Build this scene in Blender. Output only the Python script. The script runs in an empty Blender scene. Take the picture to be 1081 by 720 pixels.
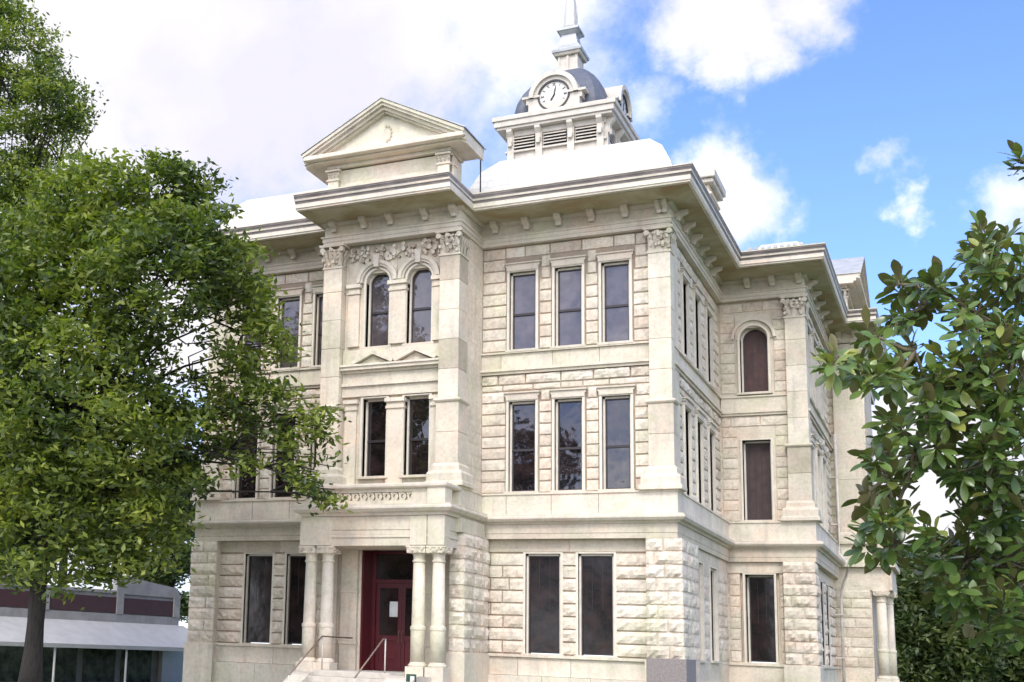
import bpy, math, random
import numpy as np
from mathutils import Vector, Matrix
R = math.radians
random.seed(7)
SC = bpy.context.scene
COL = SC.collection

# ------------------------------------------------------------ camera
CX, CY, CZ = 7.2755, -36.0376, 1.0745
YAW, PIT, ROL, FPX, SX, SY = 0.4997, 0.1701, 0.0385, 1326.34, 293.32, 453.70
_cy, _sy, _cp, _sp = math.cos(YAW), math.sin(YAW), math.cos(PIT), math.sin(PIT)
FW = Vector((-_sy*_cp, _cy*_cp, _sp)); RT = Vector((_cy, _sy, 0)); UP = RT.cross(FW)
R2 = RT*math.cos(ROL) + UP*math.sin(ROL); U2 = UP*math.cos(ROL) - RT*math.sin(ROL)
CAM = Vector((CX, CY, CZ))
def ray(px, py): return FW + R2*((px-SX)/FPX) - U2*((py-SY)/FPX)
def at(px, py, w): return CAM + ray(px, py)*w               # point at depth w metres
def aty(px, py, Y):
    r = ray(px, py); return CAM + r*((Y-CY)/r.y)
cd = bpy.data.cameras.new('camera'); cam = bpy.data.objects.new('camera', cd); COL.objects.link(cam)
cam.matrix_world = Matrix(((R2.x, U2.x, -FW.x, CX), (R2.y, U2.y, -FW.y, CY), (R2.z, U2.z, -FW.z, CZ), (0, 0, 0, 1)))
cd.sensor_width = 36; cd.sensor_fit = 'HORIZONTAL'; cd.lens = FPX/1081*36
cd.shift_x = (540.5-SX)/1081; cd.shift_y = (SY-360)/1081
cd.clip_start = 0.1; cd.clip_end = 5000
SC.camera = cam

# ------------------------------------------------------------ light
SUN_EL, SUN_AZ = 47, 172           # azimuth clockwise from +Y
SUN_STR, SKY_STR, EXPO = 1.2, 0.15, 0.9
d = Vector((math.sin(R(SUN_AZ))*math.cos(R(SUN_EL)), math.cos(R(SUN_AZ))*math.cos(R(SUN_EL)), math.sin(R(SUN_EL))))
ld = bpy.data.lights.new('sun', 'SUN'); ld.energy = SUN_STR; ld.angle = R(14); ld.color = (1, .94, .86)
lo = bpy.data.objects.new('sun', ld); COL.objects.link(lo); lo.rotation_euler = d.to_track_quat('Z', 'Y').to_euler()
SC.view_settings.view_transform = 'Standard'; SC.view_settings.look = 'None'
SC.view_settings.exposure = EXPO; SC.view_settings.gamma = 1

class NT:
    def __init__(s, tree): s.t = tree; s.n = tree.nodes; s.l = tree.links
    def node(s, typ, **kw):
        n = s.n.new(typ)
        for k, v in kw.items():
            if k.startswith('i_'):
                key = k[2:]; key = int(key) if key.isdigit() else key.replace('_', ' ')
                s.put(n.inputs[key], v)
            else: setattr(n, k, v)
        return n
    def put(s, sock, v):
        if isinstance(v, bpy.types.NodeSocket): s.l.new(v, sock)
        else:
            if isinstance(v, (tuple, list)) and len(v) == 3 and sock.type == 'RGBA': v = (*v, 1)
            sock.default_value = v
    def math(s, op, a, b=0.0, c=None, clamp=False):
        n = s.n.new('ShaderNodeMath'); n.operation = op; n.use_clamp = clamp
        s.put(n.inputs[0], a); s.put(n.inputs[1], b)
        if c is not None: s.put(n.inputs[2], c)
        return n.outputs[0]
    def mix(s, f, a, b, mode='MIX'):
        n = s.n.new('ShaderNodeMix'); n.data_type = 'RGBA'; n.blend_type = mode
        s.put(n.inputs[0], f); s.put(n.inputs[6], a); s.put(n.inputs[7], b); return n.outputs[2]
    def ramp(s, f, stops):
        n = s.n.new('ShaderNodeValToRGB'); s.put(n.inputs[0], f); e = n.color_ramp.elements
        while len(e) < len(stops): e.new(.5)
        for q, (p, c) in zip(e, stops): q.position = p; q.color = (*c, 1) if len(c) == 3 else c
        return n.outputs[0]
    def noise(s, vec, scale, detail=4, rough=.55, dist=0.0, out=0):
        n = s.node('ShaderNodeTexNoise'); s.put(n.inputs['Vector'], vec)
        n.inputs['Scale'].default_value = scale; n.inputs['Detail'].default_value = detail
        n.inputs['Roughness'].default_value = rough; n.inputs['Distortion'].default_value = dist
        return n.outputs[out]

W = bpy.data.worlds.new('World'); SC.world = W; W.use_nodes = True
w = NT(W.node_tree); w.n.clear()
sky = w.node('ShaderNodeTexSky', sky_type='NISHITA', sun_disc=False, sun_elevation=R(SUN_EL), sun_rotation=R(SUN_AZ),
             air_density=1.0, dust_density=.25, ozone_density=3.0)
gen = w.node('ShaderNodeTexCoord').outputs['Generated']
wn = w.noise(gen, 6.5, 7, .62, .3, out=0)
wn2 = w.noise(gen, 2.2, 4, .5, 0, out=0)
wisp = w.noise(gen, 16, 6, .7, .6, out=0)
warp = w.node('ShaderNodeVectorMath', operation='MULTIPLY_ADD'); w.put(warp.inputs[0], w.node('ShaderNodeTexNoise', i_Vector=gen, i_Scale=9.0, i_Detail=6.0, i_Roughness=.65).outputs['Color'])
warp.inputs[1].default_value = (.11, .11, .11); 
warp2 = w.node('ShaderNodeVectorMath', operation='ADD'); w.put(warp2.inputs[0], gen); warp2.inputs[1].default_value = (-.055, -.055, -.055); w.put(warp.inputs[2], warp2.outputs[0])
gw = warp.outputs[0]
mask = None
# soft cloud banks by compass direction: centre direction, angular size, strength
for px, py, rad, st in [(60, 60, .24, 1.15), (200, 30, .20, 1.3), (400, 20, .22, 1.15), (330, 110, .16, .62), (520, 60, .10, .95), (120, 130, .09, .9), (440, 150, .13, .55),
                        (200, 350, .10, 1.3), (60, 500, .2, 1.2), (-250, 200, .5, 1.2), (300, -350, .4, 1.2),
                        (775, 25, .066, 1.2), (845, 5, .05, 1.1), (735, 45, .03, 1.0), (765, 95, .032, .95), (800, 60, .04, 1.05), (690, 122, .035, .62), (760, 215, .05, 1.15), (790, 235, .03, .9),
                        (957, 214, .026, .95), (935, 174, .02, .62), (882, 240, .018, .35), (1075, 225, .045, 1.0), (1000, 480, .09, 1.2), (950, 560, .11, 1.3), (1040, 610, .12, 1.2),
                        (700, -900, .4, .8)]:
    v = ray(px, py).normalized()
    dt = w.node('ShaderNodeVectorMath', operation='DISTANCE'); w.put(dt.inputs[0], gw); dt.inputs[1].default_value = v
    m = w.node('ShaderNodeMapRange', interpolation_type='SMOOTHSTEP'); w.put(m.inputs[0], dt.outputs['Value'])
    m.inputs[1].default_value = 0; m.inputs[2].default_value = rad*1.5; m.inputs[3].default_value = st; m.inputs[4].default_value = 0
    mask = m.outputs[0] if mask is None else w.math('MAXIMUM', mask, m.outputs[0])
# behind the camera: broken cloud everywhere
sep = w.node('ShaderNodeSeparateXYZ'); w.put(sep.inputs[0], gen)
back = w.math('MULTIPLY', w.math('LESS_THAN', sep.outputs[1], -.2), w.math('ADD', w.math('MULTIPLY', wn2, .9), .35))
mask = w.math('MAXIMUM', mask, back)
nz = w.math('ADD', w.math('MULTIPLY', wn, 1.5), w.math('MULTIPLY', wisp, .45))
cl = w.math('SUBTRACT', w.math('ADD', mask, w.math('SUBTRACT', nz, .98)), .28)
cl = w.node('ShaderNodeMapRange', interpolation_type='SMOOTHSTEP', i_0=cl, i_1=0.05, i_2=.8, i_3=0.0, i_4=1.0).outputs[0]
cl = w.math('MULTIPLY', cl, w.math('MULTIPLY', mask, 4, clamp=True))
skyc = w.mix(1.0, sky.outputs[0], (.74, .82, 1.14), 'MULTIPLY')
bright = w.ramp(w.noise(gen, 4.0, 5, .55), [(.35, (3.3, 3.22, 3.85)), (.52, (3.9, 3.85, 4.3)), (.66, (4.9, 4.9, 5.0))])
back_fill = w.node('ShaderNodeMapRange', interpolation_type='SMOOTHSTEP', i_0=sep.outputs[1], i_1=.4, i_2=-.35, i_3=1.0, i_4=3.8).outputs[0]   # out-of-view cloud on the sun's side boosted to add fill light on the walls
bright = w.mix(1.0, bright, w.node('ShaderNodeCombineXYZ', i_0=back_fill, i_1=back_fill, i_2=w.math('MULTIPLY', back_fill, .93)).outputs[0], 'MULTIPLY')
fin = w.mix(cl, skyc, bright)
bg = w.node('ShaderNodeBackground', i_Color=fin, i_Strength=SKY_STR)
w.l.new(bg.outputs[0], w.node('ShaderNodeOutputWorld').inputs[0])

# ------------------------------------------------------------ materials
def mat(name, fn, **kw):
    m = bpy.data.materials.new(name); m.use_nodes = True; t = NT(m.node_tree); t.n.clear()
    out = t.node('ShaderNodeOutputMaterial'); b = t.node('ShaderNodeBsdfPrincipled'); t.l.new(b.outputs[0], out.inputs[0])
    fn(t, b, out); return m
def obc(t): return t.node('ShaderNodeTexCoord').outputs['Object']
def bump(t, b, h, dist, st=1.0):
    n = t.node('ShaderNodeBump', i_Height=h, i_Distance=dist, i_Strength=st); t.l.new(n.outputs[0], b.inputs['Normal'])
def stone_fn(cols, fine=.006, mott=.5):
    def fn(t, b, o):
        c = obc(t)
        tone = t.node('ShaderNodeAttribute', attribute_name='tone').outputs['Fac']
        base = t.ramp(tone, [(0, cols[0]), (.35, cols[1]), (.65, cols[2]), (1, cols[3])])
        n1 = t.noise(c, .9, 6, .65, .4); n2 = t.noise(c, 9, 6, .7)
        base = t.mix(1.0, base, t.ramp(n1, [(.3, (.84, .83, .83)), (.6, (1.06, 1.05, 1.03))]), 'MULTIPLY')
        base = t.mix(mott, base, t.ramp(n2, [(.32, (.72, .69, .66)), (.55, (1.05, 1.05, 1.05)), (.8, (1.14, 1.1, 1.04))]), 'MULTIPLY')
        base = t.mix(1.0, base, t.ramp(t.noise(c, .55, 5, .6, 1.0), [(.36, (.90, .94, .86)), (.5, (1, 1, 1)), (.64, (1.04, .965, .93))]), 'MULTIPLY')
        mp = t.node('ShaderNodeMapping', i_Vector=c, i_Scale=(2.6, 2.6, .22))
        st = t.noise(mp.outputs[0], 1.3, 5, .65)
        base = t.mix(t.math('MULTIPLY', t.ramp(st, [(.53, (0, 0, 0)), (.72, (1, 1, 1))]), .34), base, (.27, .24, .20))
        t.put(b.inputs['Base Color'], base); b.inputs['Roughness'].default_value = .9
        b.inputs['Specular IOR Level'].default_value = .25
        bump(t, b, t.noise(c, 26, 8, .7), fine)
    return fn
M = {}
M['stone'] = mat('ashlar_limestone', stone_fn([(.32, .265, .21), (.55, .50, .41), (.60, .55, .46), (.64, .60, .52)]))
M['rock'] = mat('rock_faced_limestone', stone_fn([(.50, .43, .35), (.585, .525, .435), (.63, .575, .485), (.67, .625, .55)], .02, .75))
M['trim'] = mat('cream_moulding', stone_fn([(.40, .355, .295), (.52, .47, .395), (.57, .52, .445), (.63, .585, .51)], .004, .35))
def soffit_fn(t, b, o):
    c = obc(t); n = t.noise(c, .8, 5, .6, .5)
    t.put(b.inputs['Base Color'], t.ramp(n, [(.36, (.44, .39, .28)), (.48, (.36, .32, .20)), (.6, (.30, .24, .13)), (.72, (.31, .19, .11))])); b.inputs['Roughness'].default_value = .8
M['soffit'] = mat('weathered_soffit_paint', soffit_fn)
def simple(col, rough=.6, metal=0.0, nscale=3, var=.15, bmp=0.0, spec=.5):
    def fn(t, b, o):
        c = obc(t); n = t.noise(c, nscale, 5, .6)
        lo_ = tuple(x*(1-var) for x in col); hi = tuple(min(1, x*(1+var)) for x in col)
        t.put(b.inputs['Base Color'], t.ramp(n, [(.35, lo_), (.65, hi)]))
        t.put(b.inputs['Roughness'], rough); b.inputs['Metallic'].default_value = metal; b.inputs['Specular IOR Level'].default_value = spec
        if bmp: bump(t, b, t.noise(c, nscale*6, 6, .6), bmp)
    return fn
def roof_fn(t, b, o):
    c = obc(t); n = t.noise(c, 1.2, 5, .6)
    t.put(b.inputs['Base Color'], t.ramp(n, [(.35, (.42, .41, .385)), (.6, (.54, .53, .50))])); b.inputs['Roughness'].default_value = .45
    bk = t.node('ShaderNodeTexBrick', i_Vector=c, i_Scale=2.2); bump(t, b, bk.outputs['Fac'], -.02)
M['roof'] = mat('white_metal_shingles', roof_fn)
def slate_fn(t, b, o):
    c = obc(t); bk = t.node('ShaderNodeTexBrick', i_Vector=c, i_Scale=3.5)
    bk.inputs['Color1'].default_value = (.06, .07, .095, 1); bk.inputs['Color2'].default_value = (.085, .095, .125, 1); bk.inputs['Mortar'].default_value = (.1, .11, .13, 1)
    t.put(b.inputs['Base Color'], bk.outputs[0]); b.inputs['Roughness'].default_value = .6; b.inputs['Metallic'].default_value = .0
M['slate'] = mat('blue_grey_dome_metal', slate_fn)
M['towerpaint'] = mat('pale_grey_tower_paint', simple((.47, .43, .37), .6, 0, 2.5, .12))
M['lead'] = mat('grey_lantern_metal', simple((.36, .37, .38), .5, .2, 2.5, .15))
M['frame'] = mat('cream_window_paint', simple((.58, .53, .44), .5, 0, 4, .08))
M['sash'] = mat('dark_brown_sash', simple((.022, .016, .018), .45, 0, 4, .2))
def glass_fn(c1, c2, ior, rough=.02, wav=.004):
    def fn(t, b, o):
        c = obc(t); n = t.noise(c, 2.2, 4, .6)
        t.put(b.inputs['Base Color'], t.ramp(n, [(.4, c1), (.62, c2)])); b.inputs['Roughness'].default_value = rough
        b.inputs['IOR'].default_value = ior
        bump(t, b, t.noise(c, 1.6, 2, .5), wav)
    return fn
M['glass3'] = mat('old_window_glass_lilac', glass_fn((.06, .05, .055), (.095, .08, .085), 1.7))
M['glass2'] = mat('old_window_glass_dark', glass_fn((.008, .006, .007), (.024, .015, .016), 1.7, .015, .008))
M['glass1'] = mat('screened_window_glass', glass_fn((.010, .008, .008), (.026, .016, .015), 1.42, .11, .006))
M['screen'] = mat('rusty_window_screen', simple((.05, .03, .028), .7, 0, 5, .3))
M['shutter'] = mat('red_brown_shutter_boards', simple((.055, .022, .02), .6, 0, 5, .35))
M['red'] = mat('red_door_paint', simple((.07, .004, .008), .35, 0, 3, .12))
M['paper'] = mat('white_paper', simple((.6, .62, .6), .7))
M['white'] = mat('white_paint', simple((.52, .50, .47), .5, 0, 3, .05))
M['black'] = mat('black_paint', simple((.012, .012, .014), .5))
M['gutter'] = mat('weathered_gutter_paint', simple((.20, .175, .165), .6, 0, 2.0, .25))
M['steel'] = mat('worn_handrail_metal', simple((.17, .12, .09), .5, .2, 9, .3))
M['paintpost'] = mat('cream_post_paint', simple((.5, .46, .40), .5))
M['concrete'] = mat('step_concrete', simple((.46, .42, .36), .9, 0, 5, .12, .01))
M['granite'] = mat('grey_granite', simple((.20, .175, .165), .7, 0, 22, .25, .004))
M['maroon'] = mat('maroon_panels', simple((.055, .02, .017), .6, 0, 3, .12))
M['shopwall'] = mat('pale_plaster_wall', simple((.27, .255, .24), .85, 0, 1.2, .15))
M['awning'] = mat('white_sheet_awning', simple((.40, .385, .355), .7, 0, 1.5, .08))
M['shopglass'] = mat('shop_glass', glass_fn((.03, .035, .03), (.10, .11, .09), 1.5, .05))
M['brick'] = mat('dark_red_brick', simple((.2, .06, .05), .85, 0, 6, .3))
M['green'] = mat('dark_green_enamel', simple((.01, .05, .035), .35))
M['asphalt'] = mat('asphalt', simple((.05, .05, .052), .9, 0, 8, .2, .01))
M['walk'] = mat('pavement_concrete', simple((.44, .41, .36), .9, 0, 3, .15, .01))
def grass_fn(t, b, o):
    c = obc(t); n = t.noise(c, .25, 6, .65); n2 = t.noise(c, 14, 5, .7)
    a = t.ramp(n, [(.35, (.035, .075, .018)), (.65, (.075, .115, .03))]); a = t.mix(.5, a, t.ramp(n2, [(.3, (.4, .4, .4)), (.7, (1.2, 1.2, 1.1))]), 'MULTIPLY')
    t.put(b.inputs['Base Color'], a); b.inputs['Roughness'].default_value = .95; bump(t, b, n2, .05)
M['grass'] = mat('lawn', grass_fn)
def bark_fn(t, b, o):
    c = obc(t); mp = t.node('ShaderNodeMapping', i_Vector=c, i_Scale=(7, 7, 1.3)); n = t.noise(mp.outputs[0], 2.2, 7, .7, .5)
    t.put(b.inputs['Base Color'], t.ramp(n, [(.35, (.008, .007, .006)), (.65, (.03, .025, .02))])); b.inputs['Roughness'].default_value = .95; bump(t, b, n, .05)
M['bark'] = mat('dark_furrowed_bark', bark_fn)
def leaf_fn(stops, rough=.5, trans=.35, back=None, spec=.5, hue=(1, 1, 1)):
    def fn(t, b, o):
        tone = t.node('ShaderNodeAttribute', attribute_name='tone').outputs['Fac']
        c = t.ramp(tone, stops)
        front = c
        if back:
            bf = t.node('ShaderNodeNewGeometry').outputs['Backfacing']; front = t.mix(bf, c, back)
        t.put(b.inputs['Base Color'], front); b.inputs['Roughness'].default_value = rough; b.inputs['Specular IOR Level'].default_value = spec
        tr = t.node('ShaderNodeBsdfTranslucent'); t.put(tr.inputs[0], t.mix(1, c, (1.5, 1.75, .6), 'MULTIPLY'))
        mx = t.node('ShaderNodeMixShader'); mx.inputs[0].default_value = trans
        t.l.new(b.outputs[0], mx.inputs[1]); t.l.new(tr.outputs[0], mx.inputs[2]); t.l.new(mx.outputs[0], o.inputs[0])
    return fn
M['leaf'] = mat('pecan_leaves', leaf_fn([(0, (.022, .040, .010)), (.3, (.058, .090, .017)), (.6, (.14, .18, .028)), (.85, (.24, .27, .045)), (1, (.33, .34, .08))], .5, .35))
M['leafdark'] = mat('dark_tree_leaves', leaf_fn([(0, (.026, .045, .014)), (.5, (.06, .09, .024)), (1, (.13, .155, .04))], .55, .25))
M['magn'] = mat('magnolia_leaves', leaf_fn([(0, (.04, .07, .02)), (.4, (.075, .13, .032)), (.75, (.14, .205, .048)), (1, (.27, .28, .07))], .3, .22, (.13, .11, .045), .6))

# ------------------------------------------------------------ mesh helpers
class Fr:
    """wall frame: u runs along the wall, n points out of it"""
    def __init__(s, o, u, n): s.o = Vector(o); s.u = Vector(u); s.n = Vector(n)
    def p(s, u, n, z): v = s.o + s.u*u + s.n*n; return (v.x, v.y, z)
WORLD = Fr((0, 0, 0), (1, 0, 0), (0, 1, 0))
class MB:
    def __init__(s): s.v = []; s.f = []; s.t = []; s.m = []; s.mi = 0
    def face(s, ids, tone=.5): s.f.append(ids); s.t.append(tone); s.m.append(s.mi)
    def add(s, vs, fs, tone=.5):
        k = len(s.v); s.v += [tuple(q) for q in vs]
        for f in fs: s.f.append([k+i for i in f]); s.t.append(tone); s.m.append(s.mi)
    def box(s, fr, u0, u1, n0, n1, z0, z1, tone=.5, cut=0):
        P = fr.p
        v = [P(u0, n0, z0), P(u1, n0, z0), P(u1, n1, z0), P(u0, n1, z0), P(u0, n0, z1), P(u1, n0, z1), P(u1, n1, z1), P(u0, n1, z1)]
        s.add(v, [(0, 1, 2, 3), (4, 7, 6, 5), (0, 4, 5, 1), (1, 5, 6, 2), (2, 6, 7, 3), (3, 7, 4, 0)], tone)
    def prism(s, fr, poly, n0, n1, tone=.5):
        """poly of (u,z) extruded along n"""
        m = len(poly); v = [fr.p(u, n0, z) for u, z in poly] + [fr.p(u, n1, z) for u, z in poly]
        s.add(v, [list(range(m)), list(range(2*m-1, m-1, -1))] + [(i, (i+1) % m, m+(i+1) % m, m+i) for i in range(m)], tone)
    def lathe(s, c, prof, seg=20, tone=.5, a0=0.0):
        k = len(s.v)
        for r, z in prof:
            for i in range(seg):
                a = a0+2*math.pi*i/seg; s.v.append((c[0]+r*math.cos(a), c[1]+r*math.sin(a), z))
        for j in range(len(prof)-1):
            for i in range(seg):
                s.face([k+j*seg+i, k+j*seg+(i+1) % seg, k+(j+1)*seg+(i+1) % seg, k+(j+1)*seg+i], tone)
        s.face([k+i for i in range(seg)][::-1], tone); s.face([k+(len(prof)-1)*seg+i for i in range(seg)], tone)
    def tube(s, pts, rad, seg=8, tone=.5):
        k = len(s.v); n = len(pts); pts = [Vector(p) for p in pts]
        if not isinstance(rad, (list, tuple)): rad = [rad]*n
        for i, p in enumerate(pts):
            t = (pts[min(i+1, n-1)]-pts[max(i-1, 0)]).normalized()
            a = t.cross(Vector((0, 0, 1)));
            if a.length < .05: a = t.cross(Vector((0, 1, 0)))
            a.normalize(); b = t.cross(a)
            for j in range(seg):
                an = 2*math.pi*j/seg; s.v.append(tuple(p+(a*math.cos(an)+b*math.sin(an))*rad[i]))
        for i in range(n-1):
            for j in range(seg): s.face([k+i*seg+j, k+i*seg+(j+1) % seg, k+(i+1)*seg+(j+1) % seg, k+(i+1)*seg+j], tone)
        s.face([k+j for j in range(seg)][::-1], tone); s.face([k+(n-1)*seg+j for j in range(seg)], tone)
    def sweep(s, prof, pairs, tone=.5, closed=True):
        """prof of (t,z); pairs of (inner plan point, outer plan point)"""
        k = len(s.v); m = len(prof)
        for a, b in pairs:
            for t, z in prof: s.v.append((a[0]+(b[0]-a[0])*t, a[1]+(b[1]-a[1])*t, z))
        for i in range(len(pairs)-1):
            for j in range(m if closed else m-1): s.face([k+i*m+j, k+(i+1)*m+j, k+(i+1)*m+(j+1) % m, k+i*m+(j+1) % m], tone)
        if closed: s.face([k+j for j in range(m)], tone); s.face([k+(len(pairs)-1)*m+j for j in range(m)][::-1], tone)
    def slab(s, fr, u0, u1, z0, z1, n0, n1, ops=(), tone=.5):
        us = sorted({u0, u1} | {min(max(x, u0), u1) for o in ops for x in o[:2]}); zs = sorted({z0, z1} | {min(max(x, z0), z1) for o in ops for x in o[2:]})
        for a, b in zip(us, us[1:]):
            col = []
            for c, e in zip(zs, zs[1:]):
                um, zm = (a+b)/2, (c+e)/2
                if any(o[0] < um < o[1] and o[2] < zm < o[3] for o in ops): continue
                if col and abs(col[-1][1]-c) < 1e-6: col[-1][1] = e
                else: col.append([c, e])
            for c, e in col: s.box(fr, a, b, n0, n1, c, e, tone)
    def block(s, fr, u0, u1, z0, z1, n, rough, tone, joint=.016):
        nu = max(3, int(round((u1-u0)/.13))); nv = 3
        k = len(s.v); cols = nu+3; rows = nv+3
        us = [u0+joint, u0+joint*1.6]+[u0+joint*2.4+(u1-u0-joint*4.8)*(i+.5*(random.random()-.5)*(0 < i < nu-0))/nu for i in range(0, nu)][1:]+[u1-joint*1.6, u1-joint]
        zs = [z0+joint, z0+joint*1.8]+[z0+(z1-z0)*(i/nv) for i in range(1, nv)]+[z1-joint*1.8, z1-joint]
        cols, rows = len(us), len(zs)
        tilt = (random.random()-.5)*rough*.8; tz = (random.random()-.3)*rough*.8
        for j, z in enumerate(zs):
            for i, u in enumerate(us):
                e = min(i, cols-1-i, j, rows-1-j)
                if e == 0: d = -.02
                elif e == 1: d = rough*(.25+.25*random.random())
                else: d = rough*(.45+.75*random.random())+tilt*((i/cols)-.5)*2+tz*((j/rows)-.5)*2
                s.v.append(fr.p(u, n+d, z+(random.random()-.5)*.012*(e > 0)))
        for j in range(rows-1):
            for i in range(cols-1): s.face([k+j*cols+i, k+j*cols+i+1, k+(j+1)*cols+i+1, k+(j+1)*cols+i], tone)
    def rust(s, fr, u0, u1, z0, z1, n, h=.36, ops=(), lmin=.55, lmax=1.05, rough=.05, split=1.15, tone=(0, 1)):
        nc = max(1, int(round((z1-z0)/h))); h = (z1-z0)/nc
        for c in range(nc):
            a, b = z0+c*h, z0+(c+1)*h
            iv = [(u0, u1)]
            for o in ops:
                if o[2] < b-.04 and o[3] > a+.04:
                    nv = []
                    for x, y in iv:
                        if o[1] <= x or o[0] >= y: nv.append((x, y)); continue
                        if o[0]-x > .08: nv.append((x, o[0]))
                        if y-o[1] > .08: nv.append((o[1], y))
                    iv = nv
            for x, y in iv:
                cuts = [x]
                if y-x > split:
                    q = x+(.3 if c % 2 else .6)*random.uniform(.8, 1.3)*lmin/.55
                    while q < y-.35: cuts.append(q); q += random.uniform(lmin, lmax)
                cuts.append(y)
                for p, q in zip(cuts, cuts[1:]):
                    r = random.random(); tn = tone[0]+(tone[1]-tone[0])*min(1, max(0, random.gauss(.55, .2)))
                    s.block(fr, p, q, a, b, n, rough*random.uniform(.5, 1.2), tn)
    def build(s, name, m, parent=None, smooth=False, bevel=0, label=None):
        me = bpy.data.meshes.new(name); me.from_pydata(s.v, [], s.f); me.update()
        at_ = me.attributes.new('tone', 'FLOAT', 'FACE'); at_.data.foreach_set('value', s.t)
        for q in (m if isinstance(m, (list, tuple)) else [m]): me.materials.append(M[q] if isinstance(q, str) else q)
        if isinstance(m, (list, tuple)): me.polygons.foreach_set('material_index', s.m)
        if smooth:
            me.polygons.foreach_set('use_smooth', [True]*len(me.polygons))
        o = bpy.data.objects.new(name, me); COL.objects.link(o)
        if parent is not None: o.parent = parent
        if bevel:
            bv = o.modifiers.new('edge', 'BEVEL'); bv.width = bevel; bv.segments = 2; bv.limit_method = 'ANGLE'; bv.angle_limit = R(40)
        if smooth and smooth != True:
            pass
        if label: o['label'] = label
        return o
def thing(name, label, cat, loc=(0, 0, 0), group=None):
    o = bpy.data.objects.new(name, None); COL.objects.link(o); o['label'] = label; o['category'] = cat
    o.empty_display_size = .5
    if group: o['group'] = group
    return o
def tag(o, label, cat, group=None):
    o['label'] = label; o['category'] = cat
    if group: o['group'] = group
    return o
def struct(o): o['kind'] = 'structure'; return o
def offs(path, d):
    """pairs (point, point offset to the right of travel by d) for an axis-aligned path"""
    out = []
    for i, p in enumerate(path):
        ns = []
        for a, b in ((i-1, i), (i, i+1)):
            if a < 0 or b >= len(path): continue
            t = Vector((path[b][0]-path[a][0], path[b][1]-path[a][1])).normalized(); ns.append((t.y, -t.x))
        nx = max((q[0] for q in ns), key=abs); ny = max((q[1] for q in ns), key=abs)
        out.append((p, (p[0]+nx*d, p[1]+ny*d)))
    return out

# ------------------------------------------------------------ ground
GZ = -.6
def gheight(x, y):
    dd = max(abs(x+6)-16, abs(y-8)-46, 0); dl = max(-x-19, 0)
    return GZ - 1.0*min(1, dl/22)
def ground():
    xs = [-1600, -600, -250, -120]+list(range(-80, 61, 5))+[100, 250, 600, 1600]; ys = [-1600, -500, -200, -120]+list(range(-80, 101, 6))+[140, 300, 700, 1600]
    mb = MB()
    for y in ys:
        for x in xs: mb.v.append((x, y, gheight(x, y)))
    n = len(xs)
    for j in range(len(ys)-1):
        for i in range(n-1): mb.face([j*n+i, j*n+i+1, (j+1)*n+i+1, (j+1)*n+i])
    struct(mb.build('ground', 'grass', smooth=True))
ground()
mb = MB(); mb.box(WORLD, -22, 12, -22, -6.2, GZ-.2, GZ+.03); struct(mb.build('bounce_pavement', 'walk'))  # out-of-frame paving, made wide and pale to bounce light up the facade
mb = MB(); mb.box(WORLD, -5.6, 30, -34, -31.5, GZ-.2, GZ+.032)
struct(mb.build('path', 'walk'))

# ------------------------------------------------------------ courthouse
CH = thing('courthouse', 'three-storey cream limestone courthouse with pedimented entrance bay, white roofs and domed clock tower', 'courthouse')
XM = -7.34
F_F = Fr((0, 0, 0), (1, 0, 0), (0, -1, 0))            # front wings, glass plane y=0
F_L = Fr((2*XM, 0, 0), (-1, 0, 0), (0, -1, 0))        # mirrored left wing
F_B = Fr((0, -1.7, 0), (1, 0, 0), (0, -1, 0))         # entrance bay
F_S = Fr((.10, 0, 0), (0, 1, 0), (1, 0, 0))           # right side of front wing
F_R = Fr((0, 8.9, 0), (1, 0, 0), (0, -1, 0))          # rear block, faces the front
F_T = Fr((2.86, 0, 0), (0, 1, 0), (1, 0, 0))          # rear block side
F_U = Fr((0, 17.4, 0), (1, 0, 0), (0, -1, 0))         # side bay, faces the front
F_V = Fr((4.0, 0, 0), (0, 1, 0), (1, 0, 0))           # side bay side

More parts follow.
